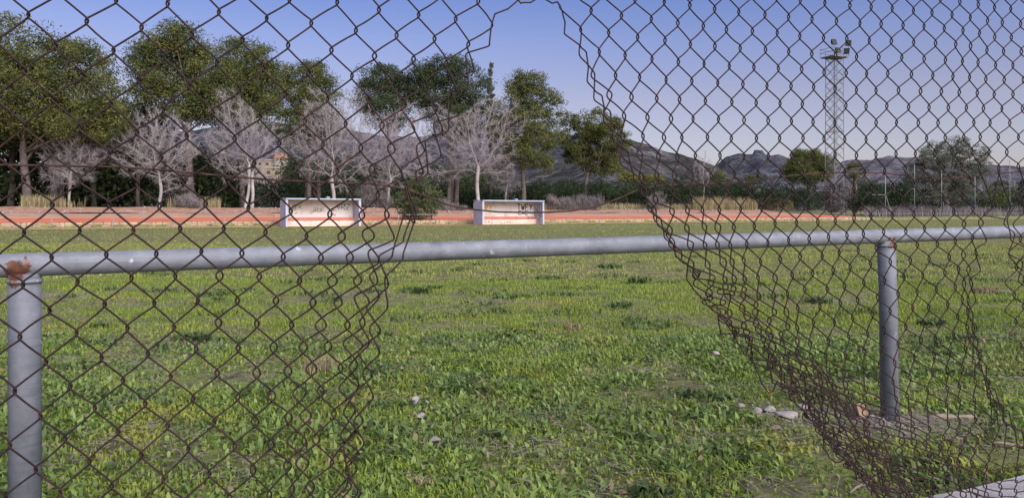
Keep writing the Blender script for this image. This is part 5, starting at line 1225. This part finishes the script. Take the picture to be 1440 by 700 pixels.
weed(806, 460, 32, "small brown dry tuft in the middle of the opening", 'straw', .08, 130, "dry_tussock", "grass tuft", "dry tussocks on the field", .008, .8)
weed(598, 678, 26, "small reddish brown dry tuft at the bottom of the opening", 'straw', .05, 120, "dry_tussock", "grass tuft", "dry tussocks on the field", .004, .9)
# stones, brick and timber
def stone(px, py, wpx, hpx, label, mat='pebble', seed=0, name="stone", cat="stone", group="stones in the grass"):
    import bmesh
    p = ground_pt(px, py); k = p.y/F; bm = bmesh.new(); bmesh.ops.create_icosphere(bm, subdivisions=3, radius=1); g = random.Random(seed+int(px))
    ph = [g.uniform(0, 6.28) for _ in range(6)]
    for v in bm.verts:
        c = v.co; f = 1 + .16*math.sin(c.x*2.6+ph[0])*math.cos(c.y*2.2+ph[1]) + .1*math.sin(c.z*4+ph[2]+c.x*3) + .05*math.sin(c.x*9+ph[3])*math.sin(c.y*8+ph[4])
        v.co = Vector((c.x*wpx/2*k*f, c.y*wpx/2*k*.8*f, c.z*hpx/2*k*f*(1 if c.z > 0 else .6)))
    me = bpy.data.meshes.new(name); bm.to_mesh(me); bm.free(); me.polygons.foreach_set("use_smooth", np.ones(len(me.polygons), bool))
    o = link(name, me, None, M[mat]); o.location = p + Vector((0, 0, hpx*k*.40)); tag(o, label, cat, group)
stone(585, 568, 13, 19, "upright pale stone in the opening, tallest of the three left of centre")
stone(599, 564, 10, 7, "small pale stone right beside the upright pale stone")
stone(591, 585, 14, 9, "small pinkish stone just below the upright pale stone")
stone(405, 590, 11, 10, "small round pale stone behind the loose left mesh")
stone(1006, 500, 13, 8, "small pale stone left of the loose right mesh")
stone(1041, 568, 12, 9, "pale stone at the left end of the row of stones by the torn edge")
stone(1064, 577, 16, 10, "white stone second in the row of stones by the torn edge")
stone(1082, 575, 18, 10, "grey white stone in the middle of the row by the torn edge")
stone(1107, 584, 30, 12, "largest flat pale stone at the torn edge of the right mesh")
stone(1128, 572, 18, 10, "grey stone right of the largest flat stone, behind the mesh")
stone(612, 618, 16, 8, "flat grey stone in the grass below the pinkish stone")
stone(548, 632, 12, 6, "flat greyish stone left of the flat grey one, at the bottom of the opening")
stone(1090, 599, 14, 6, "small reddish stone below the largest flat pale stone", 'brickred')
stone(875, 690, 14, 7, "small pinkish tan stone at the bottom centre", 'brickred')
stone(1238, 592, 12, 10, "pale stone at the foot of the right post")
stone(1226, 588, 10, 9, "small grey stone left of the foot of the right post")
rub = []
def brick():
    p = ground_pt(1212, 586); k = p.y/F; root = MB(); from mathutils import Matrix
    Mx = Matrix.Rotation(.5, 4, 'Z') @ Matrix.Rotation(-.35, 4, 'X')
    pr = [(-9,-6),(9,-7),(11,2),(4,8),(-8,6)]; vs = [Mx @ Vector((x*k, y*k*.8, z)) for z in (0, 20*k) for x, y in pr]
    root.add(vs, [tuple(range(4,-1,-1)), tuple(range(5,10))] + [(i, (i+1)%5, (i+1)%5+5, i+5) for i in range(5)])
    o = root.build("brick_fragment", M['brickred'], None); o.location = p + Vector((0,0,.005)); tag(o, "tan broken brick standing left of the right post's foot", "brick")
brick()
def stick(pa, pb, r, label, lift=.02):
    a, b = ground_pt(*pa), ground_pt(*pb); m = MB(); n = 5; pts = []
    for i in range(n): q = i/(n-1); v = a.lerp(b, q) + Vector((0, 0, lift + .006*math.sin(q*7))); pts.append(v - a)
    m.tube(pts, [r*.9, r, r*1.05, r, r*.75], 7); o = m.build("stick", M['wood'], None, True); o.location = a; tag(o, label, "stick", "sticks lying in the grass")
stick((1306, 588), (1372, 588), .022, "short weathered stake lying in the grass right of the right post")
stick((1388, 623), (1465, 629), .009, "thin grey stick lying near the right corner behind the mesh")
stick((620, 600), (660, 608), .004, "thin pale twig lying in the middle of the opening")
stick((1195, 692), (1232, 668), .006, "pale twig under the bunched wires at the bottom right")
rubble_n = 0
def gravel():
    V = []; Fc = []; k = 0
    ico = np.array([(0,0,1),(1,0,0),(0,1,0),(-1,0,0),(0,-1,0),(0,0,-1)], float); tri = np.array([(0,1,2),(0,2,3),(0,3,4),(0,4,1),(5,2,1),(5,3,2),(5,4,3),(5,1,4)])
    for i in range(700):
        if i < 420: px, py = rnd.gauss(1245, 34), rnd.gauss(590, 9)
        else: px, py = rnd.gauss(1105, 40), rnd.gauss(582, 9)
        p = ground_pt(px, max(py, 540)); r = rnd.uniform(.003, .012)
        V.append(np.array(p) + np.array((0,0,r*.4)) + ico*r*np.array([1.3, 1, .7]) + rng.normal(0, r*.15, (6,3))); Fc.append(tri + k*6); k += 1
    tag(link("gravel", np_mesh("gravel", np.concatenate(V), np.concatenate(Fc), 3), None, M['pebble']), kind='stuff')
gravel()
